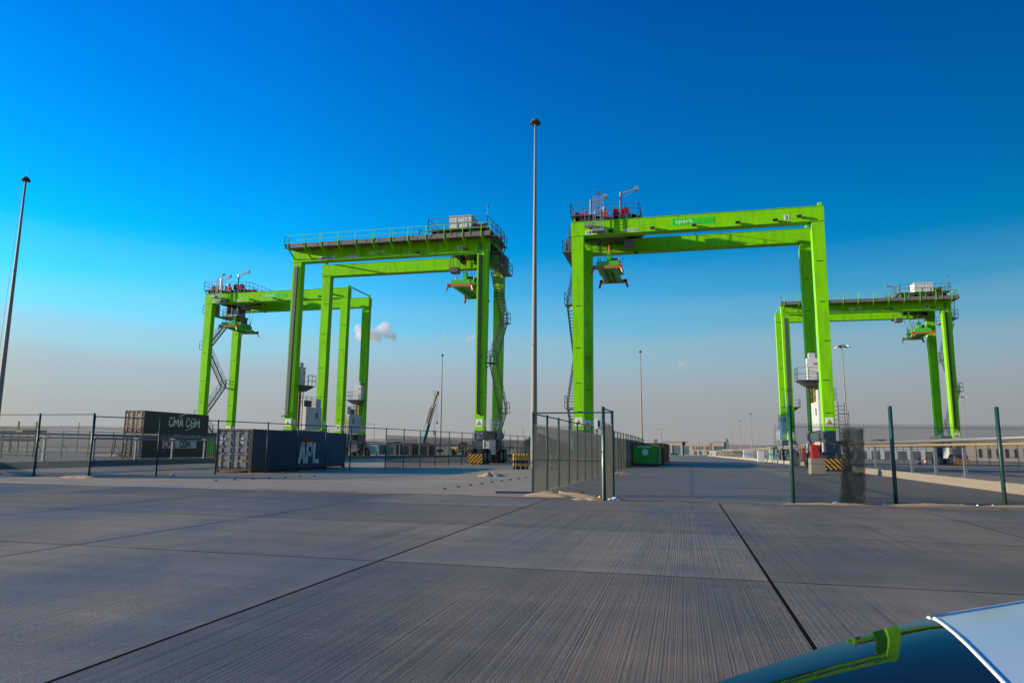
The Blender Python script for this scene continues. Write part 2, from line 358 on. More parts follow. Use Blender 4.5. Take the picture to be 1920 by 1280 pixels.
# kerbs beside the conductor rails
def kerb(x, y0, y1):
    b = MB(); ys = [y0, 75, 200, y1]; pts = []
    for y in ys:
        z = gz(y); pts += [(x, y, z-.05), (x+.02, y, z+.40), (x+.45, y, z+.40), (x+.47, y, z-.05)]
    fs = [(4*i+j, 4*i+j+1, 4*i+j+5, 4*i+j+4)[::-1] for i in range(3) for j in range(3)]+[(0, 1, 2, 3), (15, 14, 13, 12)]
    return b.poly(pts, fs).build("kerb", CONC, kind="structure")
kerb(12.95, 24, 430); kerb(-42.1, 20, 330)

def conductor_rail(x, y0, y1, step, label, pmat, yel):
    t = thing("conductor_rail", label, "conductor rail", (x, y0, 0), 0)
    post = MB().box((-.07, -.07, 0), (.07, .07, 1.62)).box((-.16, -.16, 0), (.16, .16, .03)).box((-.3, -.05, 1.62), (.3, .05, 1.70)).mesh("post", pmat)
    y = y0
    while y < y1:
        put(post, "post", t, (0.22, y-y0, gz(y)+0.40)); y += step
    for nm, dx, dz, r, mt in (("pipe_rail", 0.05, 2.22, .085, GALV), ("pipe_rail", 0.40, 2.20, .06, GALV), ("cable_tray", -0.08, 1.98, .06, yel)):
        b = MB()
        for a, c in ((y0, 75), (75, y1)): b.tube((dx, a-y0, gz(a)+dz), (dx, c-y0, gz(c)+dz), r, n=8)
        b.build(nm, mt, t, smooth=True)
    j = 0; y = y0+3
    while y < min(y1, 150):
        MB().box((-.25, -.9, 0), (.25, .9, .13)).build("joint_box", DKGALV, t, (0.22, y-y0, gz(y)+2.31)); y += step*3; j += 1
    return t
conductor_rail(13.0, 26, 300, 4.05, "long lit conductor rail on posts along the right kerb behind the mesh fence", GALV, M("pale_ochre_tray", (.40, .27, .11), .6))
conductor_rail(-42.0, 22, 300, 4.05, "long shaded conductor rail on posts on the left kerb in front of the stacked containers", GALV, GALV)

# ------------------------------------------------------------------ fences
def chain(b, L, z0, z1, pitch, r, barb=True):
    def wire(x0, za, x1, zb):
        d = Vector((x1-x0, 0, zb-za)); n_ = Vector((-d.z, 0, d.x)).normalized()*r; y_ = Vector((0, r, 0))
        A = Vector((x0, 0, za)); B = Vector((x1, 0, zb)); pts = []
        for P in (A, B): pts += [P+n_, P-n_*.5+y_*.87, P-n_*.5-y_*.87]
        b.poly(pts, [(0, 1, 4, 3), (1, 2, 5, 4), (2, 0, 3, 5)])
    H = z1-z0; k = -int(H/pitch)-1
    while k*pitch < L:
        x = k*pitch
        for sgn in (1, -1):
            if sgn > 0: a0, a1 = x, x+H; za, zb = z0, z1
            else: a0, a1 = x, x+H; za, zb = z1, z0
            c0, c1 = max(0, a0), min(L, a1)
            if c1-c0 > .01:
                f = lambda q: za+(zb-za)*(q-a0)/(a1-a0)
                wire(c0, f(c0), c1, f(c1))
        if barb and 0 <= x <= L:
            wire(x-.012, z1, x+.006, z1+.07); wire(x+.012, z1, x-.006, z1+.07)
        k += 1
    for z in (z0+.03, (z0+z1)/2, z1-.05):
        b.poly([(0, -.006, z-.006), (L, -.006, z-.006), (L, -.006, z+.006), (0, -.006, z+.006)], [(0, 1, 2, 3)])

def post_mesh(h, r):
    b = MB(); b.tube((0, 0, -.05), (0, 0, h), r, n=10); b.lathe([(r*1.12, h-.02), (r*1.12, h+.015), (r*.6, h+.04)], (0, 0, 0), 10)
    for z in (h*.26, h*.52, h*.78): b.lathe([(r*1.15, z-.02), (r*1.15, z+.02)], (0, 0, 0), 10)
    return b.mesh("post", FGREEN, True)
POSTS = {}
def fence(name, label, pts, h=3.0, r=0.045, toprail=True, midrail=False, mesh_bays=None, mz=(0.02, 2.4), wire=WIRE, wr=0.0042, pitch=0.071, layers=1, skip_posts=(), lean=None):
    o = Vector((pts[0][0], pts[0][1], 0)); t = thing(name, label, "fence", o)
    key = (h, r)
    if key not in POSTS: POSTS[key] = post_mesh(h, r)
    for i, p in enumerate(pts):
        if i in skip_posts: continue
        put(POSTS[key], "post", t, (p[0]-o.x, p[1]-o.y, gz(p[1])), (random.uniform(-.006, .006), random.uniform(-.008, .008), random.random()))
    for i in range(len(pts)-1):
        a = Vector((pts[i][0], pts[i][1], gz(pts[i][1])))-o; c = Vector((pts[i+1][0], pts[i+1][1], gz(pts[i+1][1])))-o
        if toprail is True or (toprail and i in toprail):
            MB().tube(a+Vector((0, 0, h-.03)), c+Vector((0, 0, h-.03)), .026, n=7).build("top_rail", FGREEN, t)
        if midrail is True or (midrail and i in midrail):
            MB().tube(a+Vector((0, 0, mz[1]*.5)), c+Vector((0, 0, mz[1]*.5)), .02, n=6).build("middle_rail", FGREEN, t)
        if mesh_bays is None or i in mesh_bays:
            for ly in range(layers):
                d = c-a; L = math.hypot(d.x, d.y); b = MB(); chain(b, L, mz[0], mz[1], pitch, wr)
                m_ = b.build("chain_link_mesh", wire, t, a+Vector((0.05*ly, 0.02*ly, 0)), (0, -math.atan2(d.z, L), math.atan2(d.y, d.x)), kind="stuff")
    return t

def lerp_pts(keys, step):
    out = [keys[0]]
    for (x0, y0), (x1, y1) in zip(keys, keys[1:]):
        L = math.hypot(x1-x0, y1-y0); n_ = max(1, round(L/step))
        out += [(x0+(x1-x0)*i/n_, y0+(y1-y0)*i/n_) for i in range(1, n_+1)]
    return out

# left front fence (towards the frame edge) and its return along the yard
fence("chain_link_fence", "green mesh fence at the far left edge, ending at a corner post",
      [(-27.8-3.42*i, 28.0+0.12*i) for i in range(0, 7)], h=3.05, r=.05, midrail=True, wr=.0065)
lf = lerp_pts([(-27.8, 28.0), (-25.0, 33.6), (-24.1, 37.0), (-22.5, 44.6), (-21.6, 48.5), (-19.9, 61.7), (-18.0, 80), (-16.6, 104)], 2.75)
fence("chain_link_fence", "long green fence running from the left corner post past the blue container", lf, h=2.95, r=.04,
      mesh_bays=set(range(0, 4)) | set(range(7, 60)), wr=.006)
# middle corridor fence
mf = lerp_pts([(-5.24, 24.57), (-5.0, 42), (-4.86, 62.0), (-4.86, 90)], 2.6)
fence("chain_link_fence", "tall dusty mesh fence running away along the left side of the corridor road", mf, h=2.88, r=.045, wire=WIRE2, wr=0.0040, layers=1, mz=(.02, 2.4))
# gate panel and folded leaf
fence("mesh_gate", "square mesh panel with top pipe and sand at its foot", [(-5.24, 24.5), (-2.36, 24.25)], h=2.9, r=.05, skip_posts=(0,), midrail=True, wr=0.0045)
gl = fence("gate_leaf", "narrow folded gate leaf with two tall posts, one lit silver, at the corridor mouth", [(-2.36, 24.25), (-2.47, 22.5)], h=2.93, r=.055, skip_posts=(0,), wr=0.0042, wire=WIRE2)
MB().tube((-.155, -1.77, 0.02), (-.155, -1.77, 2.05), .02, n=8).build("lit_side_strip", M("pale_lit_side", (.75, .75, .73), .35, metal=.3), gl, smooth=True)  # added pale strip that paints the sunlit left side onto the gate post
bx = thing("terminal_box", "white box clamped to the left of the tall gate post", "control box", (-2.66, 22.47, 2.42))
MB().box((-.10, -.05, -.17), (.0, .09, .17)).build("housing", WHITE, bx); MB().box((.0, -.02, -.1), (.08, .06, .1)).build("bracket", GREY, bx)
MB().tube((-.05, .02, -.17), (-.05, .02, -.24), .02).build("cable_gland", BLKP, bx)
# right fence
rp = [(3.3, 23.56), (6.41, 24.3), (9.63, 24.9), (12.85, 25.55), (16.05, 26.2), (19.3, 26.85), (22.5, 27.5)]
fence("chain_link_fence", "green mesh fence with tall bare posts on the right of the corridor mouth", rp, h=3.02, r=.06, toprail=False, wr=0.0058, mz=(.02, 2.42), pitch=.078)
rf2 = lerp_pts([(38.2, 50), (38.2, 170)], 4.0)
fence("chain_link_fence", "distant post fence behind the right conductor rail, beyond the pavement", rf2, h=3.0, r=.05, mesh_bays=(), midrail=True)
lf2 = lerp_pts([(-68.8, 40), (-68.8, 76), (-69.4, 120)], 3.6)
fence("chain_link_fence", "distant post and rail fence on the gravel at far left behind the conductor rail", lf2, h=3.0, r=.05, mesh_bays=(), midrail=True)

# bundle of rolled up mesh
t = thing("mesh_bundle", "upright bundle of rolled chain link mesh leaning beside the right fence", "mesh roll", (5.17, 23.8, 0))
b = MB(); NF = 6; FW = .70
foldw = [FW*random.uniform(.82, 1.08) for _ in range(NF)]
def sheet_at(q, z):                          # q runs along the folded sheet, fold by fold
    k = min(NF-1, int(q)); f = q-k
    x = (f-.5)*foldw[k]*(1 if k % 2 == 0 else -1)+.035*math.sin(z*2.3+k*1.7); y = (k-NF/2)*.035+.03*math.sin(math.pi*f)+.02*math.sin(z*3.1+k)
    w = 1-z/2.4
    return Vector((x*(1+.10*w)-.16*w*w, y, z*(.985+.015*math.sin(k*2.1))))
hz = 2.36; st = .078/FW; q0 = -hz/FW
while q0 < NF:
    for sg in (1, -1):
        prev = None
        for i in range(25):
            z = hz*i/24; q = q0+z/FW if sg > 0 else q0+(hz-z)/FW
            if 0 <= q < NF:
                P = sheet_at(q, z)
                if prev is not None: b.beam(prev, P, .0062)
                prev = P
            else: prev = None
    q0 += st
b.build("rolled_mesh", M("black_coated_wire", (0.02, 0.024, 0.022), .6), t, kind="stuff")
MB().tube((-.2, -.02, .02), (.15, -.05, .02), .03).build("tie_bar", RUST, t)

# ------------------------------------------------------------------ rubber tyred gantry cranes
SP, WB, GH = 21.9, 7.25, 22.4       # span, depth, height of the girder top
wheel_b = MB()
wheel_b.lathe([(.42, -.24), (.66, -.25), (.74, -.17), (.75, .0), (.74, .17), (.66, .25), (.42, .24)], (0, 0, 0), 22, 'X')
wheel_b.mat(1).lathe([(.40, -.25), (.40, -.19), (.14, -.19), (.14, -.27)], (0, 0, 0), 14, 'X').lathe([(.40, .25), (.40, .19), (.14, .19), (.14, .27)], (0, 0, 0), 14, 'X')
WHEEL = wheel_b.mesh("wheel", [BLACK, GREY])
LUG = MB().box((-.22, -.05, -.02), (.22, .0, .02)).mesh("lifting_lug", BLKP)
fl = MB(); fl.box((-.07, -.28, -.02), (.07, 0, .03)); fl.mat(1).frustum((-.18, -.42), (.18, -.14), -.12, (-.21, -.38), (.21, -.10), .07)
FLOOD = fl.mesh("floodlight", [GREY, BLKP])
def signs():
    w = MB().box((-.33, -.012, 0), (.33, 0, .72)).mesh("warning_sign", LETW)
    tri = MB(); tri.poly([(-.28, -.016, .12), (.28, -.016, .12), (0, -.016, .62), (-.28, -.012, .12), (.28, -.012, .12), (0, -.012, .62)], [(0, 1, 2), (0, 3, 4, 1), (1, 4, 5, 2), (2, 5, 3, 0)])
    tri.mat(1).poly([(-.23, -.02, .15), (.23, -.02, .15), (0, -.02, .56), (-.23, -.015, .15), (.23, -.015, .15), (0, -.015, .56)], [(0, 1, 2), (0, 3, 4, 1), (1, 4, 5, 2), (2, 5, 3, 0)])
    tri.mat(0).box((-.09, -.026, .22), (.09, -.02, .26)).box((-.03, -.026, .27), (.07, -.02, .33)).box((-.1, -.026, .3), (-.02, -.02, .34))
    return w, tri.mesh("warning_triangle", [BLKP, YEL])
SIGN, TRI = signs()

def railing(b, path, h=1.1, r=.022, step=1.2, mids=1):
    for p0, p1 in zip(path, path[1:]):
        p0, p1 = Vector(p0), Vector(p1); L = (p1-p0).length; n_ = max(1, round(L/step))
        for k in range(mids+1):
            z = Vector((0, 0, h*(k+1)/(mids+1))); b.beam(p0+z, p1+z, r*2)
        for k in range(n_+1):
            P = p0+(p1-p0)*k/n_; b.beam(P, P+Vector((0, 0, h)), r*2)
def ladder(b, p0, p1, side, w=.45, step=.32, t_=.05):
    p0, p1, side = Vector(p0), Vector(p1), Vector(side).normalized()*w/2
    b.beam(p0-side, p1-side, t_); b.beam(p0+side, p1+side, t_)
    n_ = int((p1-p0).length/step)
    for k in range(1, n_+1):
        P = p0+(p1-p0)*k/(n_+1); b.beam(P-side, P+side, t_*.7)

def crane(label, loc, flip, walk, house, cabin, number, blank_decal):
    t = thing("gantry_crane", label, "gantry crane", (loc[0]+(SP if flip else 0), loc[1]+(WB if flip else 0), loc[2]), math.pi if flip else 0, "lime green gantry cranes in the container yard")
    g0 = GH-1.27
    gw = 0.95
    for nm, y in (("girder", 0.0), ("girder", WB-gw)):
        b = MB(); b.box((0, y, g0), (SP, y+gw, GH)); b.box((1.2, y-.06, g0-.045), (SP-1.15, y+gw+.06, g0-.002))
        b.box((-.03, y-.05, GH+.002), (SP+.03, y+gw+.05, GH+.04)); b.mat(1).box((.3, y+gw/2-.06, GH+.042), (SP-.3, y+gw/2+.06, GH+.14))
        b.mat(0)
        for k in range(1, 7): b.box((SP*k/7-.01, y-.004, g0+.002), (SP*k/7+.01, y, GH-.002))
        b.build(nm, [GREEN, DKGALV], t)
    zt = g0-.05; zb = 3.27
    for sx in (0, 1):
        for sy in (0, 1):
            TW = 1.12 if sx == 0 else 1.02; x0 = 0.03 if sx == 0 else SP-TW-.03; y0 = 0.04 if sy == 0 else WB-.80-.04
            bw, bd = .88, .92
            xb = x0+.16 if sx == 0 else x0+TW-bw-.08; yb = 0.02 if sy == 0 else WB-bd-.02
            b = MB(); b.frustum((xb, yb), (xb+bw, yb+bd), zb, (x0, y0), (x0+TW, y0+.80), zt)
            b.box((x0-.05, y0-.06, zt+.002), (x0+TW+.05, y0+.86, zt+.046)); b.box((xb-.06, yb-.06, zb-.05), (xb+bw+.06, yb+bd+.06, zb-.002))
            leg = b.build("leg", GREEN, t)
            front_y = (lambda z: (yb+(y0-yb)*(z-zb)/(zt-zb))) if sy == 0 else None
            yy = (lambda z: yb+(y0-yb)*(z-zb)/(zt-zb)); yy2 = (lambda z: yb+bd+(y0+.80-yb-bd)*(z-zb)/(zt-zb))
            face = yy if not flip else yy2; rz = 0 if not flip else math.pi
            for z in (4.9, 7.2, 10.6, 14.2, 17.6):
                if sx == 1 or sy == 1 or z < 15:
                    put(LUG, "lifting_lug", leg, ((x0+x0+TW)/2+random.uniform(-.15, .15), face(z), z+random.uniform(-.3, .3)), (0, 0, rz))
            cxs = xb+bw/2
            s_ = put(SIGN, "warning_sign", leg, (cxs, face(zb+.4)-(.004 if not flip else -.004), zb+.32), (0, 0, rz))
            put(TRI, "warning_triangle", leg, (cxs, face(zb+.4)-(.004 if not flip else -.004), zb+.32), (0, 0, rz))
            s2 = put(SIGN, "warning_sign", leg, (xb+bw+.004 if not flip else xb-.004, (yb+yb+bd)/2, zb+.32), (0, 0, R(90) if not flip else R(-90)))
    for sx in (0, 1):                       # sill beams, bogies, wheels
        x = 0.60 if sx == 0 else SP-.60
        b = MB(); b.box((x-.42, -.25, 2.38), (x+.42, WB+.25, 3.215)); b.box((x-.50, -.3, 2.60), (x-.425, WB+.3, 3.1)); b.box((x+.425, .8, 2.5), (x+.62, 3.4, 3.15)); b.box((x+.425, 4.3, 2.45), (x+.66, 6.1, 3.1))
        b.box((x-.62, 1.2, 2.5), (x-.505, 3.0, 3.1))
        b.build("sill_beam", GREY, t)
        for sy in (0, 1):
            y = .5 if sy == 0 else WB-.5; d = -1 if sy == 0 else 1
            b = MB(); b.frustum((x-.34, y-.45), (x+.34, y+.45), 1.55, (x-.40, y-.5), (x+.40, y+.5), 2.375)
            b.box((x-.2, y-1.25, .68), (x+.2, y+1.25, 1.2)); b.frustum((x-.3, y-.6), (x+.3, y+.6), 1.2, (x-.3, y-.4), (x+.3, y+.4), 1.55)
            b.mat(1).tube((x-.55, y+d*.62, 1.25), (x-.55, y+d*.62, 2.3), .11, n=10); b.tube((x-.55, y+d*.62, 1.0), (x-.2, y+d*.62, 1.0), .16, n=10)
            b.mat(0).box((x+.4, y-.3, 1.5), (x+.75, y+.4, 2.2)); b.beam((x-.6, y+d*1.4, 1.15), (x-.6, y, 1.9), .06); b.beam((x+.5, y+d*1.4, 1.1), (x+.5, y, 1.7), .06)
            bo = b.build("bogie", [GREY, LGREY], t)
            for dy in (-.82, .82):
                for dx in (-.46, .46): put(WHEEL, "wheel", bo, (x+dx, y+dy, .75))
            MB().box((-.72, -.05, -.43), (.72, .05, .43)).build("bumper", STRIPE, bo, (x, y+d*1.72, .56))
            b = MB(); b.beam((x-.3, y+d*1.66, .8), (x-.3, y+d*1.2, 1.0), .09); b.beam((x+.3, y+d*1.66, .8), (x+.3, y+d*1.2, 1.0), .09); b.build("bumper_arm", GREY, bo)
            b = MB(); b.sphere((x-.45, y+d*.85, 2.85), .1).sphere((x-.15, y+d*.85, 2.75), .08); b.box((x-.55, y+d*.6, 2.55), (x-.0, y+d*.82, 2.95)); b.tube((x-.6, y+d*.75, 3.0), (x-.6, y+d*.75, 3.45), .025); b.build("sensor_cluster", DKGALV, bo)
    # pipes tying the two girders together at both ends
    for x in (.25, SP-.25):
        MB().tube((x, .5, GH+.35), (x, WB-.5, GH+.35), .09, n=8).box((x-.14, .3, GH+.045), (x+.14, .6, GH+.45)).box((x-.14, WB-.6, GH+.045), (x+.14, WB-.3, GH+.45)).build("tie_pipe", GREEN, t)
    # access stairs beside the trolley end legs
    b = MB(); xm = -.28; zz = ((5.75, 19.3), (1.55, 14.8), (5.75, 9.9), (1.55, 5.2), (3.6, 3.3))
    for (ya, za), (yb_, zb_) in zip(zz, zz[1:]):
        s_ = 1 if yb_ > ya else -1
        b.beam((xm-.36, ya, za), (xm-.36, yb_, zb_), .05, .2); b.beam((xm+.36, ya, za), (xm+.36, yb_, zb_), .05, .2)
        for hh in (.55, 1.05):
            for xx in (-.36, .36): b.beam((xm+xx, ya, za+hh), (xm+xx, yb_, zb_+hh), .04)
        n_ = int(abs(za-zb_)/.27)
        for k in range(n_):
            f = (k+.5)/n_; y = ya+(yb_-ya)*f; z = za+(zb_-za)*f
            b.box((xm-.34, y-.13, z-.02), (xm+.34, y+.13, z+.02))
        for f in (0, .25, .5, .75, 1):
            y = ya+(yb_-ya)*f; z = za+(zb_-za)*f
            for xx in (-.36, .36): b.beam((xm+xx, y, z), (xm+xx, y, z+1.05), .04)
        b.box((xm-.45, yb_-.1 if s_ > 0 else yb_-1.0, zb_-.06), (xm+.45, yb_+1.0 if s_ > 0 else yb_+.1, zb_))
        ye = yb_+s_*1.0; pth = [(xm-.45, yb_, zb_), (xm-.45, ye, zb_), (xm+.45, ye, zb_), (xm+.45, yb_, zb_)]
        railing(b, pth, 1.1, .02, .9)
        b.beam((xm, yb_+s_*.5, zb_-.06), (.3, yb_+s_*.9, zb_-.7), .08)
    b.build("access_stair", DKGALV, t)
    # top cage platform at the trolley end
    b = MB(); b.box((-1.0, 1.0, 19.9), (-.05, 6.6, 20.0)); railing(b, [(-.05, 6.6, 20), (-1.0, 6.6, 20), (-1.0, 1.0, 20), (-.05, 1.0, 20)]); b.box((-.9, 2.2, 20.0), (-.2, 3.6, 21.6))
    ladder(b, (-.5, 5.6, 20), (-.5, 6.4, 22.9), (1, 0, 0), .6); b.box((-1.0, 4.6, 22.5), (.0, 7.6, 22.58)); railing(b, [(0, 7.6, 22.58), (-1.0, 7.6, 22.58), (-1.0, 4.6, 22.58)])
    b.build("end_platform", DKGALV, t)
    # power pack house and its cabinets at the far end from the trolley
    hx0, hx1 = SP-1.1, SP+.35
    b = MB(); b.box((hx0, 1.35, 3.3), (hx1, 4.7, 5.75)); b.mat(1)
    b.box((hx0-.012, 1.4, 3.36), (hx0, 4.65, 5.69)); b.box((hx1, 1.4, 3.36), (hx1+.012, 4.65, 5.69))
    hs = b.build("power_house", [WHITE, LGREY if flip or True else WHITE], t)
    MB().box((hx1+.014, 2.2, 4.6), (hx1+.03, 2.6, 5.2)).box((hx0-.03, 2.2, 4.6), (hx0-.014, 2.6, 5.2)).build("vent", BLKP, hs)
    b = MB()
    for k in range(6): b.box((hx0+.1, 1.30, 3.5+.36*k), (hx1-.1, 1.345, 3.53+.36*k))
    b.box((hx0+.25, 1.31, 3.4), (hx0+.28, 1.348, 5.6)); b.build("louvre", DKGALV, hs)
    b = MB(); b.box((hx0+.05, 1.5, 5.76), (hx0+1.0, 2.5, 6.75)); b.mat(1)
    for k in range(3): b.tube((hx0+.6, 3.0+.5*k, 5.76), (hx0+.6, 3.0+.5*k, 6.5), .2, n=10)
    railing(b, [(hx0, 2.6, 5.76), (hx0, 4.7, 5.76), (hx1, 4.7, 5.76), (hx1, 1.4, 5.76)], 1.1, .02, .9)
    b.build("roof_equipment", [LGREY, DKGALV], hs)
    b = MB(); b.box((hx0-.05, WB-1.95, 7.95), (hx0+.95, WB-1.0, 9.9)); b.mat(1).box((hx0+.15, WB-1.8, 9.9), (hx0+.7, WB-1.2, 10.4)); b.mat(2).box((hx0-.056, WB-1.9, 9.2), (hx0-.05, WB-1.5, 9.4)).box((hx0+.5, WB-1.956, 9.3), (hx0+.85, WB-1.95, 9.45))
    b.build("upper_cabinet", [WHITE, LGREY, RED], t)
    b = MB(); b.box((hx0-1.0, WB-2.5, 7.82), (hx1, WB-1.0, 7.9)); b.frustum((hx0-.2, WB-2.0), (hx0+.6, WB-1.2), 7.3, (hx0-.9, WB-2.4), (hx0+.9, WB-1.05), 7.81)
    railing(b, [(hx0-1.0, WB-1.0, 7.9), (hx0-1.0, WB-2.5, 7.9), (hx0+.9, WB-2.5, 7.9)], 1.1, .02, .8); ladder(b, (hx0-.1, WB-1.4, 3.3), (hx0-.1, WB-1.4, 7.8), (0, 1, 0), .45)
    b.build("cabinet_platform", DKGALV, t)
    MB().tube((hx0+.25, WB-1.5, 3.3), (hx0+.25, WB-1.5, 7.3), .1, n=10).build("cable_riser", RUST, t); MB().box((hx0+.42, WB-1.6, 3.3), (hx0+.56, WB-1.45, 7.3)).build("yellow_riser", YEL, t)
    b = MB(); ladder(b, (SP+.5, .5, 1.2), (SP+.5, .5, 5.6), (1, 0, 0), .5); [b.beam((SP+.2, -.1, z), (SP+.9, -.1, z), .04) for z in (2.2, 3.0, 3.8, 4.6)]; b.beam((SP+.9, -.1, 1.9), (SP+.9, -.1, 4.8), .04); b.build("side_ladder", DKGALV, t)
    # red cable reel and driver's lockers at the sill
    MB().lathe([(.2, -.35), (.62, -.35), (.62, -.3), (.3, -.28), (.3, .28), (.62, .3), (.62, .35), (.2, .35)], (SP-1.25, 1.9, 1.75), 18, 'X').build("cable_reel", RED, t)
    b = MB(); b.box((SP-.95, 2.4, .9), (SP-.2, 5.0, 2.36)); b.mat(1).box((SP-1.0, 3.2, 1.0), (SP-.955, 4.2, 2.2)); b.build("battery_box", [WHITE, LGREY], t)
    b = MB(); b.box((.2, 2.6, .9), (1.0, 5.0, 2.36)); b.mat(1).box((1.004, 3.0, 1.0), (1.05, 3.8, 2.2)); b.build("battery_box", [WHITE, LGREY], t)
    # trolley
    tz = 22.56 if not walk else 23.15
    b = MB()
    for y in (.15, WB-.75): b.box((.35, y, GH+.15), (6.1, y+.6, tz+.35)); [b.tube((x, y-.05, GH+.35), (x, y+.65, GH+.35), .22, n=12) for x in (1.0, 5.4)]
    for x in (.4, 2.2, 4.0, 5.6): b.box((x, .15, tz-.1), (x+.4, WB-.15, tz+.3))
    b.mat(1).box((0, -.35, tz+.36), (2.4, WB+.35, tz+.44)); b.box((2.4, .9, tz+.36), (6.3, WB+.35, tz+.42))
    for x in (.2, 1.0, 1.8): b.beam((x, -.35, tz+.3), (x, .3, tz-.3), .08)
    tr = b.build("trolley", [GREY, DKGALV], t)
    for cx, cy, rd in ((4.35, 1.3, .52), (.75, 1.4, .42), (3.2, WB-1.6, .5), (1.2, WB-1.5, .45)):
        MB().lathe([(.15, -.55), (rd, -.55), (rd, -.46), (rd*.72, -.44), (rd*.72, .44), (rd, .46), (rd, .55), (.15, .55)], (cx, cy, tz+.95), 18, 'X').build("winch_drum", RED, tr)
    MB().box((4.9, .6, tz+.44), (5.35, 1.2, tz+1.15)).box((2.7, .5, tz+.44), (3.4, 1.0, tz+.9)).box((4.6, 3.1, tz+.44), (5.5, 4.0, tz+1.1)).build("motor", RED, tr)
    b = MB(); b.tube((3.0, .9, tz+.4), (3.0, .9, tz+1.25), .14); b.tube((3.3, 1.3, tz+.4), (3.25, .9, tz+1.0), .12); b.sphere((3.0, .9, tz+1.3), .22).sphere((2.6, .9, tz+1.05), .2); b.tube((5.5, .8, tz+.45), (5.9, .8, tz+.45), .18); b.tube((2.1, .6, tz+.6), (2.3, .6, tz+1.1), .12); b.build("gearbox", LGREY, tr)
    for px, ph, ax in ((1.75, 2.25, 1.35), (4.55, 2.75, 1.45)):
        b = MB(); b.tube((px, .8, tz+.3), (px, .8, tz+ph), .10, n=10); b.beam((px, .8, tz+ph-.12), (px+ax, .8, tz+ph+(.22 if ax > 1.4 else -.02)), .13); b.beam((px, .8, tz+ph-.75), (px+ax*.8, .8, tz+ph+.05), .05); b.box((px+ax-.16, .66, tz+ph+.08), (px+ax+.22, .94, tz+ph+.42)); b.build("davit", GALV, tr)
    b = MB(); zr = tz+.44
    railing(b, [(6.3, .9, zr), (6.3, WB+.35, zr), (0, WB+.35, zr), (0, -.35, zr), (2.4, -.35, zr)], 1.1, .022, 1.0); railing(b, [(2.6, .2, zr), (6.2, .2, zr), (6.3, .9, zr)], 1.0, .018, 1.2); b.build("railing", DKGALV, tr)
    MB().tube((2.55, .1, zr), (2.55, .1, zr+2.0), .03).box((2.4, .0, zr+2.0), (2.75, .2, zr+2.3)).build("antenna", DKGALV, tr); MB().tube((.1, WB, zr), (.1, WB, zr+2.1), .03).sphere((.1, WB, zr+2.1), .12).build("antenna", DKGALV, tr)
    if house:
        b = MB(); b.box((1.9, WB-2.2, zr+.12), (4.25, WB-.25, zr+1.42)); b.mat(1)
        for x in (2.65, 3.45): b.box((x, WB-.248, zr+.3), (x+.04, WB-.235, zr+1.35))
        for x, z in ((2.2, .9), (3.0, .6), (3.75, .95), (2.9, 1.1)): b.box((x, WB-.248, zr+z), (x+.35, WB-.232, zr+z+.16))
        b.box((1.85, WB-2.25, zr+1.42), (4.3, WB-.2, zr+1.48)); b.build("control_house", [WHITE, LGREY], tr)
    else:
        MB().box((4.8, WB-2.2, zr+.05), (5.9, WB-.8, zr+.8)).build("control_house", LGREY, tr)
    # underside machinery
    b = MB(); b.box((1.2, 1.4, GH-.55), (4.9, WB-1.4, GH-.02)); b.box((1.4, 1.4, GH-1.25), (1.9, 2.4, GH-.55)); [b.tube((x, 1.5, GH-.8), (x, 2.4, GH-.8), .28, n=10) for x in (2.7, 4.3)]; b.build("rope_sheave_frame", BLKP, tr)
    b = MB(); b.box((4.75, 1.5, 20.35), (5.65, 2.6, 20.9)); [b.beam((x, y, 20.9), (x, y, 22.3), .05) for x in (4.8, 5.6) for y in (1.55, 2.55)]; b.build("hanging_platform", DKGALV, tr)
    # ladder and basket hung on the outside of the near girder
    b = MB(); [b.beam((x, -.62, 21.3), (x, -.62, 24.6), .06) for x in (2.15, 2.35, 2.85, 3.05)]
    for k in range(9): b.beam((2.15, -.62, 21.4+.32*k), (3.05, -.62, 21.4+.32*k), .04)
    b.box((2.1, -.9, 21.2), (3.15, -.1, 21.4)); b.box((1.35, -.75, 21.75), (2.1, -.1, 22.05)); [b.beam((x, -.7, 22), (x, -.7, 23.3), .04) for x in (1.4, 1.75)]
    b.build("service_ladder", GALV if not walk else DKGALV, tr)
    if cabin:
        b = MB(); b.box((1.75, 2.4, 19.75), (3.6, 4.3, 21.45)); b.mat(1).box((1.9, 2.38, 19.95), (2.55, 2.396, 21.25)).box((2.7, 2.38, 19.95), (3.4, 2.396, 21.25)).box((3.604, 2.6, 19.9), (3.62, 4.1, 21.25)); b.mat(2).box((1.5, 2.0, 19.5), (3.9, 4.6, 19.72)); railing(b, [(1.5, 4.6, 19.72), (1.5, 2.0, 19.72), (2.2, 2.0, 19.72)], 1.0, .02, .7)
        b.beam((1.8, 2.4, 19.5), (2.6, 3.2, 18.9), .08); b.beam((3.6, 2.4, 19.5), (2.8, 3.2, 18.9), .08)
        b.build("operator_cabin", [LGREY, GLASS, DKGALV], tr)
    # lamps along the girder
    fy = -.0 if not flip else WB
    for s_ in ((3.7, 7.45, 11.1, 14.8, 17.9, 19.85) if not flip else (14.4, 19.6)):
        x = s_ if not flip else SP-s_
        put(FLOOD, "floodlight", t, (x, fy, g0+.22 if s_ != 19.85 else g0+.42), (0, 0, 0 if not flip else math.pi))
    put(FLOOD, "floodlight", t, (5.6, WB-gw-.1 if not flip else gw+.1, g0-.25))
    # lettering on the girder that faces the road
    def place(me, name, s_, z, off=.006):
        if not flip: return put(me, name, t, (s_, -off, z), FRONT)
        return put(me, name, t, (SP-s_, WB+off, z), BACK)
    def plate(s_, z, w, h, mt=LETW, name="plate"):
        return place(MB().box((0, 0, 0), (w, h, .012)).mesh(name, mt), name, s_, z, .004)
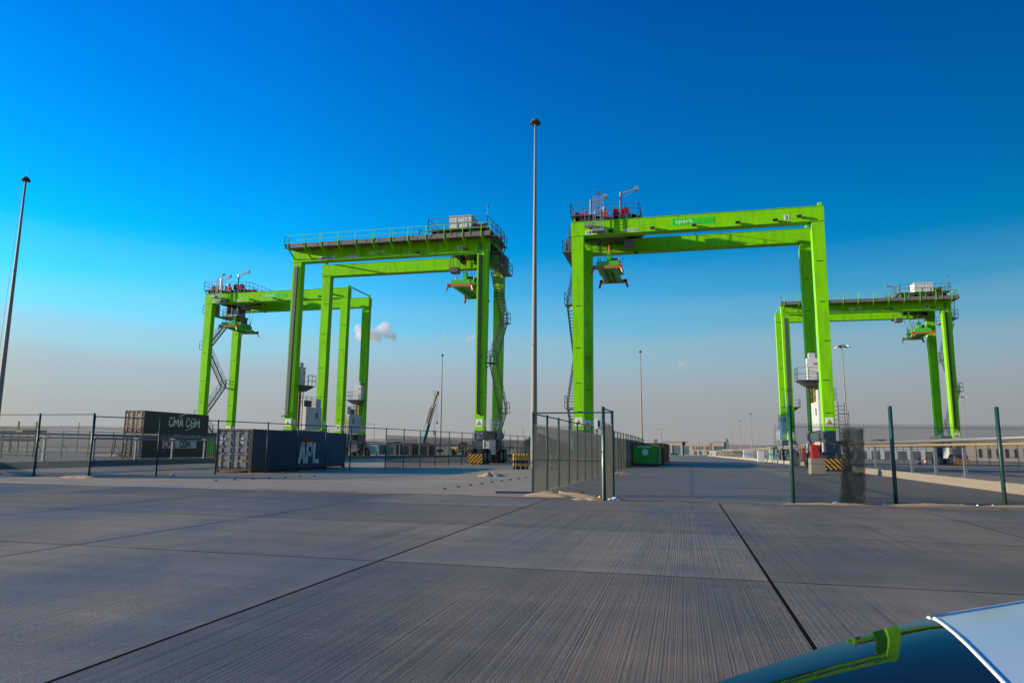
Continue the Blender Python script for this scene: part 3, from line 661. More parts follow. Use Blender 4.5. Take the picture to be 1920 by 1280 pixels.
    if not flip:
        plate(1.36, g0+.05, 1.95, .36); place(text_mesh("LIEBHERR", 1.75, .24, BLKP, bold=.02), "maker_lettering", 1.46, g0+.11, .022)
        plate(4.8, g0+.12, 1.45, .2); place(text_mesh("S.W.L. UP 41 TONNES", 1.35, .12, BLKP), "load_lettering", 4.85, g0+.16, .022)
        plate(9.2, g0+.36, 3.65, .60, DECAL, "decal"); place(text_mesh("spark", 1.55, .52, LETW, bold=-.003), "wordmark", 9.5, g0+.40, .022)
        if True:
            lt = M("pale_green_print", (.25, .66, .06), .5)
            place(text_mesh("King Salman", 1.4, .13, lt), "small_lettering", 11.3, g0+.70, .022); place(text_mesh("Energy Park", 1.4, .13, lt), "small_lettering", 11.3, g0+.52, .022)
        plate(18.65, g0+.2, .42, .46); place(text_mesh(number, .26, .36, BLKP, bold=.02), "number", 18.73, g0+.25, .022)
    else:
        plate(3.06, g0+.06, 1.95, .33); place(text_mesh("LIEBHERR", 1.75, .22, BLKP, bold=.02), "maker_lettering", 3.16, g0+.11, .022)
        plate(6.18, g0+.12, 1.45, .2); place(text_mesh("S.W.L. UP 41 TONNES", 1.35, .12, BLKP), "load_lettering", 6.23, g0+.16, .022)
        place(text_mesh("spark", 1.7, .55, LETW, bold=-.003), "wordmark", 9.05, g0+.22, .012)
        lt = M("green_print", (.10, .40, .02), .5)
        place(text_mesh("King Salman", 1.8, .14, lt), "small_lettering", 10.95, g0+.55, .012); place(text_mesh("Energy Park", 1.8, .14, lt), "small_lettering", 10.95, g0+.36, .012)
        plate(18.68, g0+.2, .42, .46); place(text_mesh(number, .26, .36, BLKP, bold=.02), "number", 18.76, g0+.25, .022)
    if walk:                                # walkway on the outer side of the girder and the cable trough
        b = MB(); b.box((-.6, WB+.06, GH-.02), (SP+.12, WB+1.45, GH+.04)); b.build("walkway", RUST, t)
        b = MB(); b.box((-.6, WB+1.12, GH-.16), (SP+.1, WB+1.48, GH+.30)); [b.box((.02+1.4*k, WB+1.482, GH-.14), (.06+1.4*k, WB+1.5, GH+.28)) for k in range(15)]; b.build("cable_trough", M("dusty_trough", (.17, .145, .12), .7, var=.2, scale=3), t)
        for k in range(12):
            x = .3+k*(SP-.6)/11
            MB().beam((x, WB+1.42, GH-.2), (x, WB+.03, GH-1.0), .14, .10).box((x-.05, WB+.05, GH-.14), (x+.05, WB+1.11, GH-.03)).box((x-.03, WB+1.49, GH-.2), (x+.03, WB+1.54, GH+1.15)).build("bracket", GREEN, t)
        b = MB(); railing(b, [(-.6, WB+1.52, GH+.1), (SP+.12, WB+1.52, GH+.1), (SP+.12, WB+.1, GH+.1)], 1.1, .017, 2.05); b.build("walkway_railing", GREEN, t)
        MB().beam((7.0, WB+1.0, GH+.9), (4.8, WB+1.0, GH+.65), .1).beam((7.0, WB+1.0, GH+.5), (7.0, WB+1.0, GH+.95), .1).build("festoon_arm", BLKP, t)
        # cable band and rung ladders down the legs facing the road
        b = MB(); b.poly([(SP-.75, WB+.02, 20.6), (SP-.35, WB+.02, 20.6), (SP-.25, WB+.05, 5.2), (SP-.60, WB+.05, 5.2), (SP-.75, WB+.16, 20.6), (SP-.35, WB+.16, 20.6), (SP-.25, WB+.19, 5.2), (SP-.60, WB+.19, 5.2)],
               [(0, 1, 2, 3), (7, 6, 5, 4), (0, 4, 5, 1), (1, 5, 6, 2), (2, 6, 7, 3), (3, 7, 4, 0)])
        b.beam((SP-.42, WB+.12, 5.2), (SP-.3, WB+.12, 4.6), .22, .14); b.beam((SP-.3, WB+.12, 4.65), (SP+.15, WB+.12, 4.6), .16, .14)
        for k in range(60): b.beam((SP-.72+.0018*k*1.5, WB+.20, 20.4-.25*k), (SP-.38+.0018*k, WB+.20, 20.4-.25*k), .02)
        b.build("cable_band", DKGALV, t)
        b = MB(); ladder(b, (SP-.98, WB+.12, 5.0), (SP-1.0, WB+.12, 20.7), (1, 0, 0), .2, .25, .03); b.build("rung_ladder", GREEN, t)
        b = MB(); ladder(b, (.72, WB+.14, 4.8), (.80, WB+.14, 22.0), (1, 0, 0), .22, .22, .05); b.beam((.62, WB+.14, 4.8), (.3, WB+.14, 4.6), .1); b.beam((.76, WB+.02, 4.8), (.76, WB+.02, 20.7), .26, .05, (0, 1, 0)); b.build("chain_ladder", BLKP, t)
    return t

cranes = [
    crane("nearest lime gantry crane with a 2 on its girder, straddling the corridor on the right", (-9.62, 61.6, 0), False, False, False, False, "2", False),
    crane("lime crane with a 3 on its shaded girder, nearer of the two on the left", (-40.4, 64.6, 0), True, True, True, False, "3", False),
    crane("lime crane on the far left, behind the crane numbered 3", (-64.5, 81.75, -.04), False, False, False, True, "4", False),
    crane("farthest lime gantry crane, behind the nearest crane at the right edge", (14.26, 104.35, gz(104.35)), True, True, True, False, "1", False)]

def spreader(cr, label, x, z, swing=0.0):
    """local frame of the crane: x along the span, y along the track"""
    P = cr.location+Matrix.Rotation(cr.rotation_euler.z, 3, 'Z') @ Vector((x, WB/2, 0))
    t = thing("spreader", label, "container spreader", (P.x, P.y, P.z+z), swing, "container spreaders hanging under the cranes")
    L = 3.03
    b = MB()
    for sx in (-1, 1): b.box((sx*.62-.2, -L+.3, .02), (sx*.62+.2, L-.3, .48))
    for y in (-2.0, -1.1, 0, 1.1, 2.0): b.box((-.42, y-.12, .08), (.42, y+.12, .40))
    b.box((-.06, -L+.3, .1), (.06, L-.3, .36))
    b.build("beam", GREEN2, t)
    for s_ in (-1, 1):
        MB().box((-1.22, -.14, -.16), (1.22, .14, .16)).build("end_beam", CHECK, t, (0, s_*(L-.14), .16))
        for sx in (-1, 1):
            b = MB(); b.beam((sx*1.2, s_*(L-.1), .25), (sx*1.42, s_*(L+.02), -.42), .2, .12); b.box((sx*1.1, s_*(L-.28), .05), (sx*1.36, s_*(L+.04), .36)); b.build("corner_flipper", RED if s_ < 0 else RUST, t)
    b = MB(); b.frustum((-1.15, -1.6), (1.15, 1.6), .49, (-.95, -1.4), (.95, 1.4), 1.05); b.box((-.2, -1.45, 1.05), (.2, -.9, 1.85)); b.box((-1.0, -2.9, .33), (1.0, -2.2, .75)); b.build("headblock", GREEN2, t)
    MB().lathe([(.36, 1.06), (.4, 1.1), (.4, 1.6), (.36, 1.62)], (.55, .3, 0), 14).build("cable_basket", GREY, t)
    MB().box((.1, -.9, 1.06), (.75, -.3, 1.55)).build("hydraulic_box", RED, t)
    b = MB(); b.beam((-.5, .9, 1.05), (-.1, .6, 1.7), .06); [b.beam((-.35+.12*k, .5, 1.7), (-.5+.22*k, .5, 2.3), .03) for k in range(5)]; b.build("guide_frame", YEL, t)
    b = MB()
    for sx in (-1, 1):
        for sy in (-1, 1):
            MB().tube((sx*.95, sy*1.2, 1.05), (sx*1.35, sy*1.9, GH-.6-z), .02, n=5).build("hoist_rope", DKGALV, t); MB().tube((sx*.85, sy*1.2, 1.05), (sx*.35, sy*1.7, GH-.6-z), .02, n=5).build("hoist_rope", DKGALV, t); MB().tube((sx*.95, sy*1.25, .9), (sx*.98, sy*1.25, 1.5), .06, n=6).build("rope_socket", DKGALV, t)
    MB().tube((.0, -.9, 1.4), (.02, -1.2, GH-.6-z), .045, n=6).build("power_hose", ORANGE, t)
    return t
spreader(cranes[0], "green spreader with striped end hanging under the left end of the crane numbered 2", 3.25, 18.0)
spreader(cranes[1], "green spreader hanging under the right end of the crane numbered 3", 3.1, 17.7)
spreader(cranes[2], "green spreader hanging below the operator cabin of the far left crane", 3.2, 17.75, R(6))
spreader(cranes[3], "green spreader hanging under the crane at the right edge of the picture", 3.3, 17.9, R(-4))

# ------------------------------------------------------------------ containers
def container(name, label, loc, rz, L, mats, H=2.59, doors=True, text=None, rods=True):
    body, frame, door_m, rod_m = mats
    t = thing(name, label, "shipping container", loc, rz, "shipping containers in the yard"); W = 2.44; e = .10
    b = MB()
    for x in (0, W-e):
        for y in (0, L-e): b.box((x, y, .12), (x+e, y+e, H-.12))
    for x in (0, W-e): b.box((x+.01, e, .10), (x+e-.01, L-e, .24)); b.box((x+.02, e, H-.10), (x+e-.02, L-e, H-.02))
    for y in (0, L-e): b.box((e, y+.01, .10), (W-e, y+e-.01, .26)); b.box((e, y+.01, H-.14), (W-e, y+e-.01, H-.02))
    for x in (0, W-.17):
        for y in (0, L-.17):
            for z in (.0, H-.12): b.box((x-.004, y-.004, z), (x+.174, y+.174, z+.118))
    b.build("frame", frame, t)
    def corr(b_, n_, length, put_pt, z0, z1):
        prof = []
        pitch = length/n_
        for k in range(n_):
            a = k*pitch; prof += [(a, 0), (a+pitch*.32, 0), (a+pitch*.5, .045), (a+pitch*.82, .045)]
        prof.append((length, 0))
        pts = [put_pt(u, d, z) for z in (z0, z1) for u, d in prof]; m = len(prof)
        b_.poly(pts, [(i, i+1, m+i+1, m+i) for i in range(m-1)])
    n_ = int((L-2*e)/.28)
    b = MB(); corr(b, n_, L-2*e, lambda u, d, z: (W-.02-d, e+u, z), .24, H-.10); b.build("side_panel", body, t)
    b = MB(); corr(b, n_, L-2*e, lambda u, d, z: (.02+d, e+u, z), .24, H-.10); b.build("side_panel", body, t)
    b = MB(); corr(b, 9, W-2*e, lambda u, d, z: (e+u, L-.03-d, z), .26, H-.14); b.build("end_panel", body, t)
    b = MB(); b.box((e, e, H-.06), (W-e, L-e, H-.03)); [b.box((e, y, H-.03), (W-e, y+.14, H-.012)) for y in [e+.3*k for k in range(int((L-.3)/.3))]]; b.build("roof", body, t)
    MB().box((e, e, .12), (W-e, L-e, .18)).build("floor", frame, t)
    if not doors:
        b = MB(); corr(b, 9, W-2*e, lambda u, d, z: (e+u, .02+d, z), .26, H-.14); b.build("end_panel", body, t)
    else:
        for k in range(2):
            x0 = e+.01+k*(W/2-e); x1 = x0+W/2-e-.02
            b = MB(); b.box((x0, .05, .28), (x1, .09, H-.16))
            for j in range(5):
                z = .34+j*(H-.55)/5; b.frustum((x0+.06, .02), (x1-.06, .05), z, (x0+.06, .035), (x1-.06, .05), z+.06); b.box((x0+.06, .02, z+.06), (x1-.06, .05, z+.28)); 
            d = b.build("door", door_m, t)
            for q in (.26, .78):
                xx = x0+(x1-x0)*q
                bb = MB(); bb.tube((xx, .0, .2), (xx, .0, H-.1), .022, n=6); [bb.box((xx-.05, -.02, z), (xx+.05, .05, z+.06)) for z in (.3, .95, 1.6, H-.3)]; bb.beam((xx, -.03, 1.05), (xx+.28, -.03, 1.05), .03); bb.build("locking_bar", rod_m, d)
            for j, z in enumerate((1.95, 1.72, .62)):
                MB().box((x0+.1+.3*k, .012, z), (x0+.3+.3*k, .019, z+.11)).build("label_plate", LETW if j != 2 else YEL, d)
    return t
APLB = M("faded_blue_container", (0.010, 0.085, 0.155), .55, var=.25, scale=1.2, dirt=((.05, .04, .035), .35, 2), stretch=(1, 1, .3))
APLD = M("pale_blue_door", (0.27, 0.29, 0.34), .55, var=.15, scale=3, dirt=((.20, .10, .05), .6, 5))
RUSTF = M("rust_brown_frame", (0.10, 0.06, 0.045), .7, var=.3, scale=4)
ROD = M("rusty_lock_rods", (0.30, 0.22, 0.16), .6, var=.25, scale=6)
CMAB = M("dark_navy_container", (0.042, 0.046, 0.060), .55, var=.25, scale=1.5, dirt=((.05, .045, .04), .35, 2))
CMAD = M("dusty_mauve_door", (0.36, 0.235, 0.16), .6, var=.2, scale=3, dirt=((.14, .08, .06), .5, 5))
CMAD2 = M("slate_blue_door", (0.16, 0.15, 0.15), .6, var=.2, scale=3, dirt=((.14, .08, .06), .5, 5))
EVG = M("evergreen_container_paint", (0.01, 0.34, 0.02), .5, var=.12, scale=2, dirt=((.03, .08, .03), .3, 3))
REDC = M("red_oxide_container", (0.19, 0.045, 0.03), .6, var=.2, scale=2)
GRYC = M("grey_container", (0.22, 0.25, 0.26), .6, var=.15)
TEAL = M("teal_container", (0.16, 0.30, 0.27), .6, var=.15)
BRNC = M("brown_container", (0.13, 0.085, 0.075), .65, var=.2)
DKB = M("dark_slate_container", (0.03, 0.045, 0.065), .55, var=.2)
FADE = M("worn_white_lettering", (0.72, 0.73, 0.72), .6, var=.12, scale=6, dirt=((.06, .07, .09), .35, 6))

apl_rz = R(.7)
ac = container("shipping_container", "dusty blue container with APL on its side against the left fence", (-27.5, 36.9, 0), apl_rz, 12.19, (APLB, RUSTF, APLD, ROD))
put(block_text("APL", 1.15, FADE, .30, slant=.05, gap=.16), "lettering", ac, (2.44+.004, 5.45, .55), RIGHT)
emb = MB(); emb.poly([(0, 0, 0), (.5, .08, 0), (.85, -.18, 0), (1.15, -.32, 0), (1.4, -.16, 0), (1.75, .1, 0), (2.3, .02, 0), (2.0, .3, 0), (1.35, .28, 0), (1.15, .38, 0), (.95, .3, 0), (.3, .32, 0)], [tuple(range(12))])
emb.build("emblem", M("faded_red_emblem", (.20, .03, .03), .6, var=.2), ac, (2.44+.006, 5.5, 1.78), RIGHT)
put(text_mesh("APL", .34, .16, LETW, bold=.02), "lettering", ac, (.32, .012, 1.9), FRONT)
c1 = container("shipping_container", "upper navy container with white CMA CGM lettering on the left stack", (-58.8, 63.2, 2.605), R(2), 11.0, (CMAB, RUSTF, CMAD, ROD))
put(block_text("CMA CGM", .92, LETW, .17, gap=.2), "lettering", c1, (2.446, 4.0, 1.05), RIGHT)
b = MB(); arc = [(5.6+1.4*k/6, 2.15+.42*math.sin(k/6*1.5)) for k in range(7)]
for p0, p1 in zip(arc, arc[1:]): b.beam((2.444, p0[0], p0[1]), (2.444, p1[0], p1[1]), .02, .10)
arc = [(6.7+1.2*k/6, .62+.30*(k/6)**2) for k in range(7)]
for p0, p1 in zip(arc, arc[1:]): b.beam((2.444, p0[0], p0[1]), (2.444, p1[0], p1[1]), .02, .09)
b.build("swoosh_mark", LETW, c1)
c2 = container("shipping_container", "lower navy container with a red and blue CMA CGM plate", (-58.8, 63.2, 0), R(2), 11.0, (CMAB, RUSTF, CMAD2, ROD))
MB().box((2.43, 3.2, 1.15), (2.452, 9.0, 2.05)).build("name_plate", LETW, c2)
put(block_text("CMA", .68, M("red_print", (.45, .03, .035), .5), .15, gap=.2), "lettering", c2, (2.456, 3.5, 1.27), RIGHT)
put(block_text("CGM", .68, M("navy_print", (.02, .03, .08), .5), .15, gap=.2), "lettering", c2, (2.456, 6.1, 1.27), RIGHT)
c3 = container("shipping_container", "green container half hidden behind the right end of the navy stack", (-58.9, 75.4, gz(75.4)), R(2), 6.06, (EVG, RUSTF, EVG, ROD), doors=False)
put(text_mesh("F", .5, .9, LETW, bold=.03), "lettering", c3, (2.446, .9, .9), RIGHT)
MB().box((2.43, .3, 2.1), (2.45, 4.0, 2.2)).build("white_band", LETW, c3)
# green end-on container and its neighbours at the end of the corridor fence
ev = container("shipping_container", "bright green container with round white logo, end on beside the corridor", (-4.74, 68.0, 0), R(-1.0), 6.06, (EVG, RUSTF, EVG, ROD), H=2.1, doors=False)
put(text_mesh("EVERGREEN", 1.35, .14, LETW, bold=.02), "lettering", ev, (.5, -.004, 1.74), FRONT)
b = MB(); b.lathe([(.30, 0), (.30, .012), (.17, .014), (.17, 0)], (0, 0, 0), 24); st = []
for k in range(16): rr_ = .14 if k % 2 == 0 else .06; st.append((rr_*math.cos(k*math.pi/8), rr_*math.sin(k*math.pi/8), .012))
b.poly(st, [tuple(range(16))]); b.build("round_logo", LETW, ev, (1.2, -.004, 1.30), FRONT)
dk = container("shipping_container", "dark slate container squeezed between the fence and the green container", (-7.5, 68.2, 0), 0, 6.06, (DKB, DKB, DKB, DKB), H=2.3, doors=False)
container("shipping_container", "red brown container standing behind the bright green one", (-4.45, 75.5, 0), R(-1.2), 12.19, (REDC, REDC, REDC, ROD), H=2.25)
container("shipping_container", "grey container last in the row behind the red brown one", (-4.6, 90.5, gz(90)), R(-1), 12.19, (GRYC, GRYC, GRYC, GALV), H=2.4)
def far_box(lab, x, y, m, L=6.06, rz=0, H=2.59, zz=0): return container("shipping_container", lab, (x, y, gz(y)+zz), rz, L, (m, m, m, m), H=H, doors=False)
far_box("pale teal ribbed container in the far row behind the left fence", -71.5, 151, TEAL)
far_box("grey green container right of the pale teal one in the far row", -67.6, 152, GRYC)
far_box("dark brown container in the middle of the far row left of the mobile crane", -64.0, 153, BRNC)
far_box("brown container at the right end of the far row beside the mobile crane", -60.6, 154, RUSTF)
far_box("light grey container at the left end of the far row behind the blue container", -75.5, 150, LGREY)
far_box("white site container far down the road in front of the office building", 20.0, 395, WHITE, 6.06, R(90), 2.9)
far_box("pale grey container beside the corridor kerb near the far gate", 16.5, 205, LGREY, 6.06)
far_box("pale green container behind the right kerb, beyond the white cabinet", 17.5, 150, TEAL, 6.06)

# ------------------------------------------------------------------ masts and lamps
def mast(label, x, y, H=29.0, r=.28, head='ring', group="tall high mast light poles"):
    t = thing("high_mast", label, "light mast", (x, y, gz(y)), 0, group)
    b = MB(); prof = [(r*(1-.68*k/8), H*k/8) for k in range(9)]
    b.lathe(prof, (0, 0, 0), 16); [b.lathe([(r*(1-.68*q)+.015, H*q-.05), (r*(1-.68*q)+.015, H*q+.05)], (0, 0, 0), 16) for q in (.34, .66)]
    b.lathe([(r*1.9, 0), (r*1.9, .06), (r*1.1, .08)], (0, 0, 0), 16)
    b.build("pole", MAST, t, smooth=True)
    if head == 'ring':
        b = MB(); b.lathe([(.10, H-.25), (.22, H-.1), (.36, H+.05), (.30, H+.2), (.15, H+.3), (.03, H+.38)], (0, 0, 0), 16); b.build("head_ring", DKGALV, t)
        for k in range(8):
            a = k*math.pi/4; MB().box((-.12, -.10, -.07), (.12, .10, .07)).build("lamp", BLKP, t, (.32*math.cos(a), .32*math.sin(a), H-.05), (0, .35, a))
        MB().tube((0, 0, H+.4), (0, 0, H+1.0), .02, n=5).build("lightning_rod", DKGALV, t)
    else:
        b = MB(); b.lathe([(.3, H-.1), (1.2, H+.0), (1.2, H+.12), (.4, H+.5)], (0, 0, 0), 12); b.build("head_ring", DKGALV, t)
        for k in range(8):
            a = k*math.pi/4; MB().box((-.35, -.22, -.12), (.5, .22, .08)).build("lamp", GALV, t, (1.6*math.cos(a), 1.6*math.sin(a), H+.05), (0, .2, a))
    return t
mast("tallest light mast, in the middle between the two near cranes, rising behind the corridor fence", -11.5, 54.2)
mt = mast("light mast at the left edge of the picture with a thin stay cable", -66.6, 55.2)
MB().tube((-.9, 0, .3), (-.45, 0, 28.6), .02, n=5).build("stay_cable", BLKP, mt)
mast("slim far mast beside the mobile crane boom", -68.5, 192)
mast("slim far mast standing behind the corridor fence right of the nearest crane's left legs", -10.9, 194)
mast("far mast with a wide lamp crown just right of the nearest crane's right leg", 40.8, 193, head='crown')
mast("small distant mast, tallest of those over the far road", 47.4, 521, r=.36, head='crown')
mast("small distant mast, second tallest of those over the far road", 49, 640, r=.4, head='crown')
mast("shortest distant mast left of the others over the far road", 69, 1050, r=.5, head='crown')
mast("distant mast with a wide crown at the right behind the farthest crane", 130, 371, head='crown')
mast("tiny distant mast seen above the right mesh fence between posts", 164.9, 627, r=.4, head='crown')
def street_lamp(label, x, y, H, arms=1, lean=0):
    t = thing("street_lamp", label, "street lamp", (x, y, gz(y)), random.uniform(-.3, .3), "small street lamps in the distance")
    MB().tube((0, 0, 0), (0, 0, H), .11, .06, n=8).build("pole", DKGALV, t)
    for s_ in ((-1,) if arms == 1 else (-1, 1)):
        b = MB(); b.beam((0, 0, H-.05), (s_*1.5, 0, H+.15), .06); b.box((min(s_*1.4, s_*2.1), -.13, H+.1), (max(s_*1.4, s_*2.1), .13, H+.22)); b.build("lamp_arm", DKGALV, t)
street_lamp("street lamp at far left above the sand, beside the navy stack", -127.3, 124.3, 6.4)
street_lamp("street lamp with one arm left of the mobile crane boom", -86.7, 186.2, 8.5)
street_lamp("thin tall lamp pole left of the single arm lamp by the mobile crane", -95.2, 183.8, 9.6, 2)
street_lamp("single lamp right of the slim mast near the third crane", -45.0, 197, 8.0)
street_lamp("double arm lamp behind the yellow and black posts", -36.5, 200, 6.6, 2)
street_lamp("faint lamp pole above the red brown container", -7.5, 258, 9.5)

# ------------------------------------------------------------------ yard furniture
def bollard(label, x, y):
    t = thing("bollard", label, "bollard", (x, y, 0), random.random(), "yellow and black striped bollards")
    n_ = 5
    for k in range(n_):
        z0, z1 = 1.14*k/n_, 1.14*(k+1)/n_
        b = MB(); b.tube((0, 0, z0), (0, 0, z1-.001), .085, n=14); b.build("band", (YEL, BLKP)[k % 2 == 0 if k < 1 else k % 2 == 0] if False else (BLKP if k in (0, 2) else YEL), t, smooth=True)
for k in range(6):
    nm = ("leftmost", "second from left", "third from left", "fourth from left", "fifth from left", "rightmost")[k]
    bollard(f"{nm} of the six striped bollards clustered left of the corridor fence", -12.45+.19*k, 51.5+.12*(k % 2)+.06*k)
bollard("lone striped bollard seen through the corridor mesh", -10.6, 49.5)
bollard("striped bollard seen through the mesh, left of a second one", -9.5, 51.0)
bollard("striped bollard seen through the mesh, right of a second one", -9.2, 51.2)

def studs(keys, n_, label):
    for k in range(n_):
        f = k/(n_-1); x = keys[0][0]+(keys[1][0]-keys[0][0])*f; y = keys[0][1]+(keys[1][1]-keys[0][1])*f
        o = MB().frustum((-.07, -.06), (.07, .06), 0, (-.03, -.03), (.03, .03), .055).build("road_stud", BLKP, loc=(x, y, -.006)); tag(o, label, "road stud", label)
studs(((-20.7, 27.9), (-19.3, 34.2)), 7, "small dark road studs in a row in front of the blue container")
studs(((-9.1, 26.2), (-8.3, 39.0)), 10, "small dark road studs in a row left of the corridor fence")

def mound(name, label, x, y, rx, ry, h, rz=0, mat=SAND, cat="sand pile", z=-.01, group=None):
    b = MB(); N, K = 28, 7; pts = []
    for k in range(K):
        q = 1-k/(K-1)
        for i in range(N):
            a = 2*math.pi*i/N; w = 1+.16*math.sin(3*a+x)+.10*math.sin(7*a+y)+.05*math.sin(13*a)
            pts.append((rx*q*w*math.cos(a), ry*q*w*math.sin(a), h*(1-q)**.8*(1-.35*(1-q))*(1+.25*math.sin(4*a+k+x*3))*1.4))
    b.poly(pts, [(k*N+i, k*N+(i+1) % N, (k+1)*N+(i+1) % N, (k+1)*N+i) for k in range(K-1) for i in range(N)])
    o = b.build(name, mat, loc=(x, y, z), rot=(0, 0, rz), smooth=True); tag(o, label, cat, group); return o
mound("sand_pile", "long heap of drifted sand at the foot of the square gate panel", -4.2, 24.0, 1.35, .55, .16)
mound("sand_pile", "small wedge of sand left of the gate post with the lit side", -3.0, 22.75, .55, .45, .09)
mound("sand_pile", "low sand heap on the open yard left of the corridor fence", -10.7, 38.6, .75, .5, .22)
mound("sand_pile", "sand and rubbish heap around the left corner post", -28.0, 27.8, 1.1, .4, .11)
mound("sand_pile", "thin sand drift along the foot of the right fence, left part", 4.4, 23.45, 1.3, .3, .07, .2)
mound("sand_pile", "thin sand drift along the foot of the right fence, by the second post", 7.3, 24.2, 1.5, .3, .07, .2)
mound("sand_pile", "thin sand drift along the foot of the right fence, by the third post", 10.8, 24.9, 1.8, .3, .07, .2)
mound("sand_pile", "flat sand spill beside the dark slate container at the fence foot", -4.0, 47, .7, 4.0, .08)
mound("rubble_heap", "dark stony rubble heap on the skyline behind the third crane's right legs", -62, 300, 14, 6, 8.2, .2, GRAVEL, "rubble heap", -1.4)
mound("sand_pile", "pale sand heap on the gravel behind the left fence", -72, 76, 2.2, 1.2, .4)
DRIFT = M("orange_dust", (.40, .23, .10), .95, var=.2, scale=3)
b = MB()
for k in range(150):
    x = random.uniform(-16, 12); y = 23.0+random.gauss(0, .22); 
    w, l = random.uniform(.15, .9), random.uniform(.03, .10); a = random.uniform(0, 6)
    pts = [(x+w*math.cos(2*math.pi*i/9)*(1+.2*math.sin(i*3+a)), y+l*math.sin(2*math.pi*i/9)*(1+.3*math.cos(i*2+a)), .004+.001*(k % 4)) for i in range(9)]
    b.poly(pts, [tuple(range(9))])
b.build("sand_dust", DRIFT, kind="stuff")
# rubbish caught along the fences
PALE = M("pale_plastic", (.72, .70, .66), .6, var=.1); CARD = M("brown_card", (.25, .15, .08), .8); BLUEP = M("blue_plastic", (.03, .16, .38), .5); REDP = M("red_plastic", (.5, .03, .03), .5)
def litter(label, x, y, s_, m, group=None):
    b = MB(); n_ = 7; pts = [(0, 0, s_*.9)]
    for k in range(2):
        for i in range(n_):
            a = 2*math.pi*i/n_; q = s_*random.uniform(.6, 1.3)*(1 if k == 0 else .75); pts.append((q*math.cos(a), q*math.sin(a)*.7, s_*(.02 if k == 0 else random.uniform(.35, .7))))
    fs = [(1+i, 1+(i+1) % n_, 1+n_+(i+1) % n_, 1+n_+i) for i in range(n_)]+[(1+n_+i, 1+n_+(i+1) % n_, 0) for i in range(n_)]
    o = b.poly(pts, fs).build("litter", m, loc=(x, y, .0), rot=(0, 0, random.random()*6)); tag(o, label, "litter", group)
G1 = "small pale scraps of rubbish along the foot of the gate panel"
for x, y, s_ in ((-4.55, 24.35, .06), (-4.2, 24.36, .07), (-3.95, 24.33, .06), (-3.35, 24.15, .08), (-3.2, 24.05, .07), (-2.98, 24.0, .07)): litter(G1, x, y, s_, PALE, G1)
litter("red scrap of plastic on the sand heap at the gate panel", -4.02, 24.22, .07, REDP)
litter("dry brown tangle of brush at the foot of the gate panel", -3.55, 24.25, .22, CARD)
litter("orange brown round scrap left of the gate post with the lit side", -2.75, 23.6, .10, YEL)
litter("largest crumpled white bag right of the folded gate leaf", -2.15, 22.75, .13, PALE)
litter("smaller white bag beside the large one at the folded gate leaf", -2.32, 22.7, .08, PALE)
G2 = "pale scraps of rubbish along the foot of the right fence"
for x, y, s_ in ((8.3, 24.5, .06), (8.75, 24.55, .05), (9.2, 24.65, .06), (10.6, 24.95, .06), (6.0, 24.05, .05)): litter(G2, x, y, s_, PALE, G2)
litter("blue and white scrap at the foot of the mesh bundle", 4.55, 23.55, .12, BLUEP)
litter("orange ball shaped scrap at the foot of the right fence", 7.15, 24.15, .08, YEL)
G3 = "pale scraps of rubbish around the left fence"
for x, y, s_ in ((-27.9, 28.3, .12), (-28.4, 28.1, .10), (-29.2, 28.2, .12), (-26.0, 31.5, .14)): litter(G3, x, y, s_, PALE, G3)
o = MB().beam((0, 0, .05), (1.25, .32, .05), .08, .08).build("steel_angle", GREY, loc=(-6.55, 24.35, 0)); tag(o, "dark steel bar lying on the ground left of the corridor fence post", "steel bar")

# red cabinet on a concrete block under the nearest crane
t = thing("concrete_block", "pale concrete block standing on the road behind the right mesh fence", "concrete block", (8.78, 51.2, 0), .05)
MB().frustum((-.46, -.45), (.44, .45), 0, (-.43, -.43), (.42, .43), 1.1).build("block", CONC, t); MB().box((-.47, -.46, .0), (.47, .46, .08)).build("base", RUST, t)
t = thing("red_cabinet", "tall red cabinet standing on the pale concrete block", "cabinet", (8.72, 51.2, 1.10), .05)
MB().box((-.25, -.25, 0), (.25, .25, .9)).build("body", RED, t); MB().box((-.21, -.262, .08), (.21, -.25, .82)).build("door", RED, t); MB().box((.12, -.275, .5), (.17, -.262, .62)).build("handle", BLKP, t)
t = thing("red_cabinet", "small red cabinet at the left legs of the farthest crane beside a dark box", "cabinet", (13.6, 86, gz(86)+.4), .0)
MB().box((-.35, -.3, 0), (.35, .3, 1.5)).build("body", RED, t); MB().box((-.3, -.315, .1), (.3, -.3, 1.4)).build("door", RED, t)
t = thing("dark_cabinet", "black cabinet left of the small red one by the kerb", "cabinet", (12.4, 86, gz(86)), .0)
MB().box((-.3, -.3, 0), (.3, .3, 1.7)).build("body", BLKP, t); MB().box((-.25, -.315, .1), (.25, -.3, 1.6)).build("door", GREY, t)
t = thing("white_cabinet", "white electrical cabinet by the corridor kerb in the distance", "cabinet", (12.0, 118, gz(118)), .0)
MB().box((-.5, -.4, 0), (.5, .4, 1.7)).build("body", WHITE, t); MB().box((-.45, -.415, .1), (-.02, -.4, 1.6)).build("door", LGREY, t); MB().box((.02, -.415, .1), (.45, -.4, 1.6)).build("door", LGREY, t)
t = thing("white_pylon", "slim white sign pylon standing beyond the right kerb", "sign", (30.5, 245, gz(245)), .0)
MB().tube((0, 0, 0), (0, 0, 6.2), .12).build("pole", GALV, t); MB().box((-.5, -.12, 6.2), (.5, .12, 9.0)).build("panel", WHITE, t)
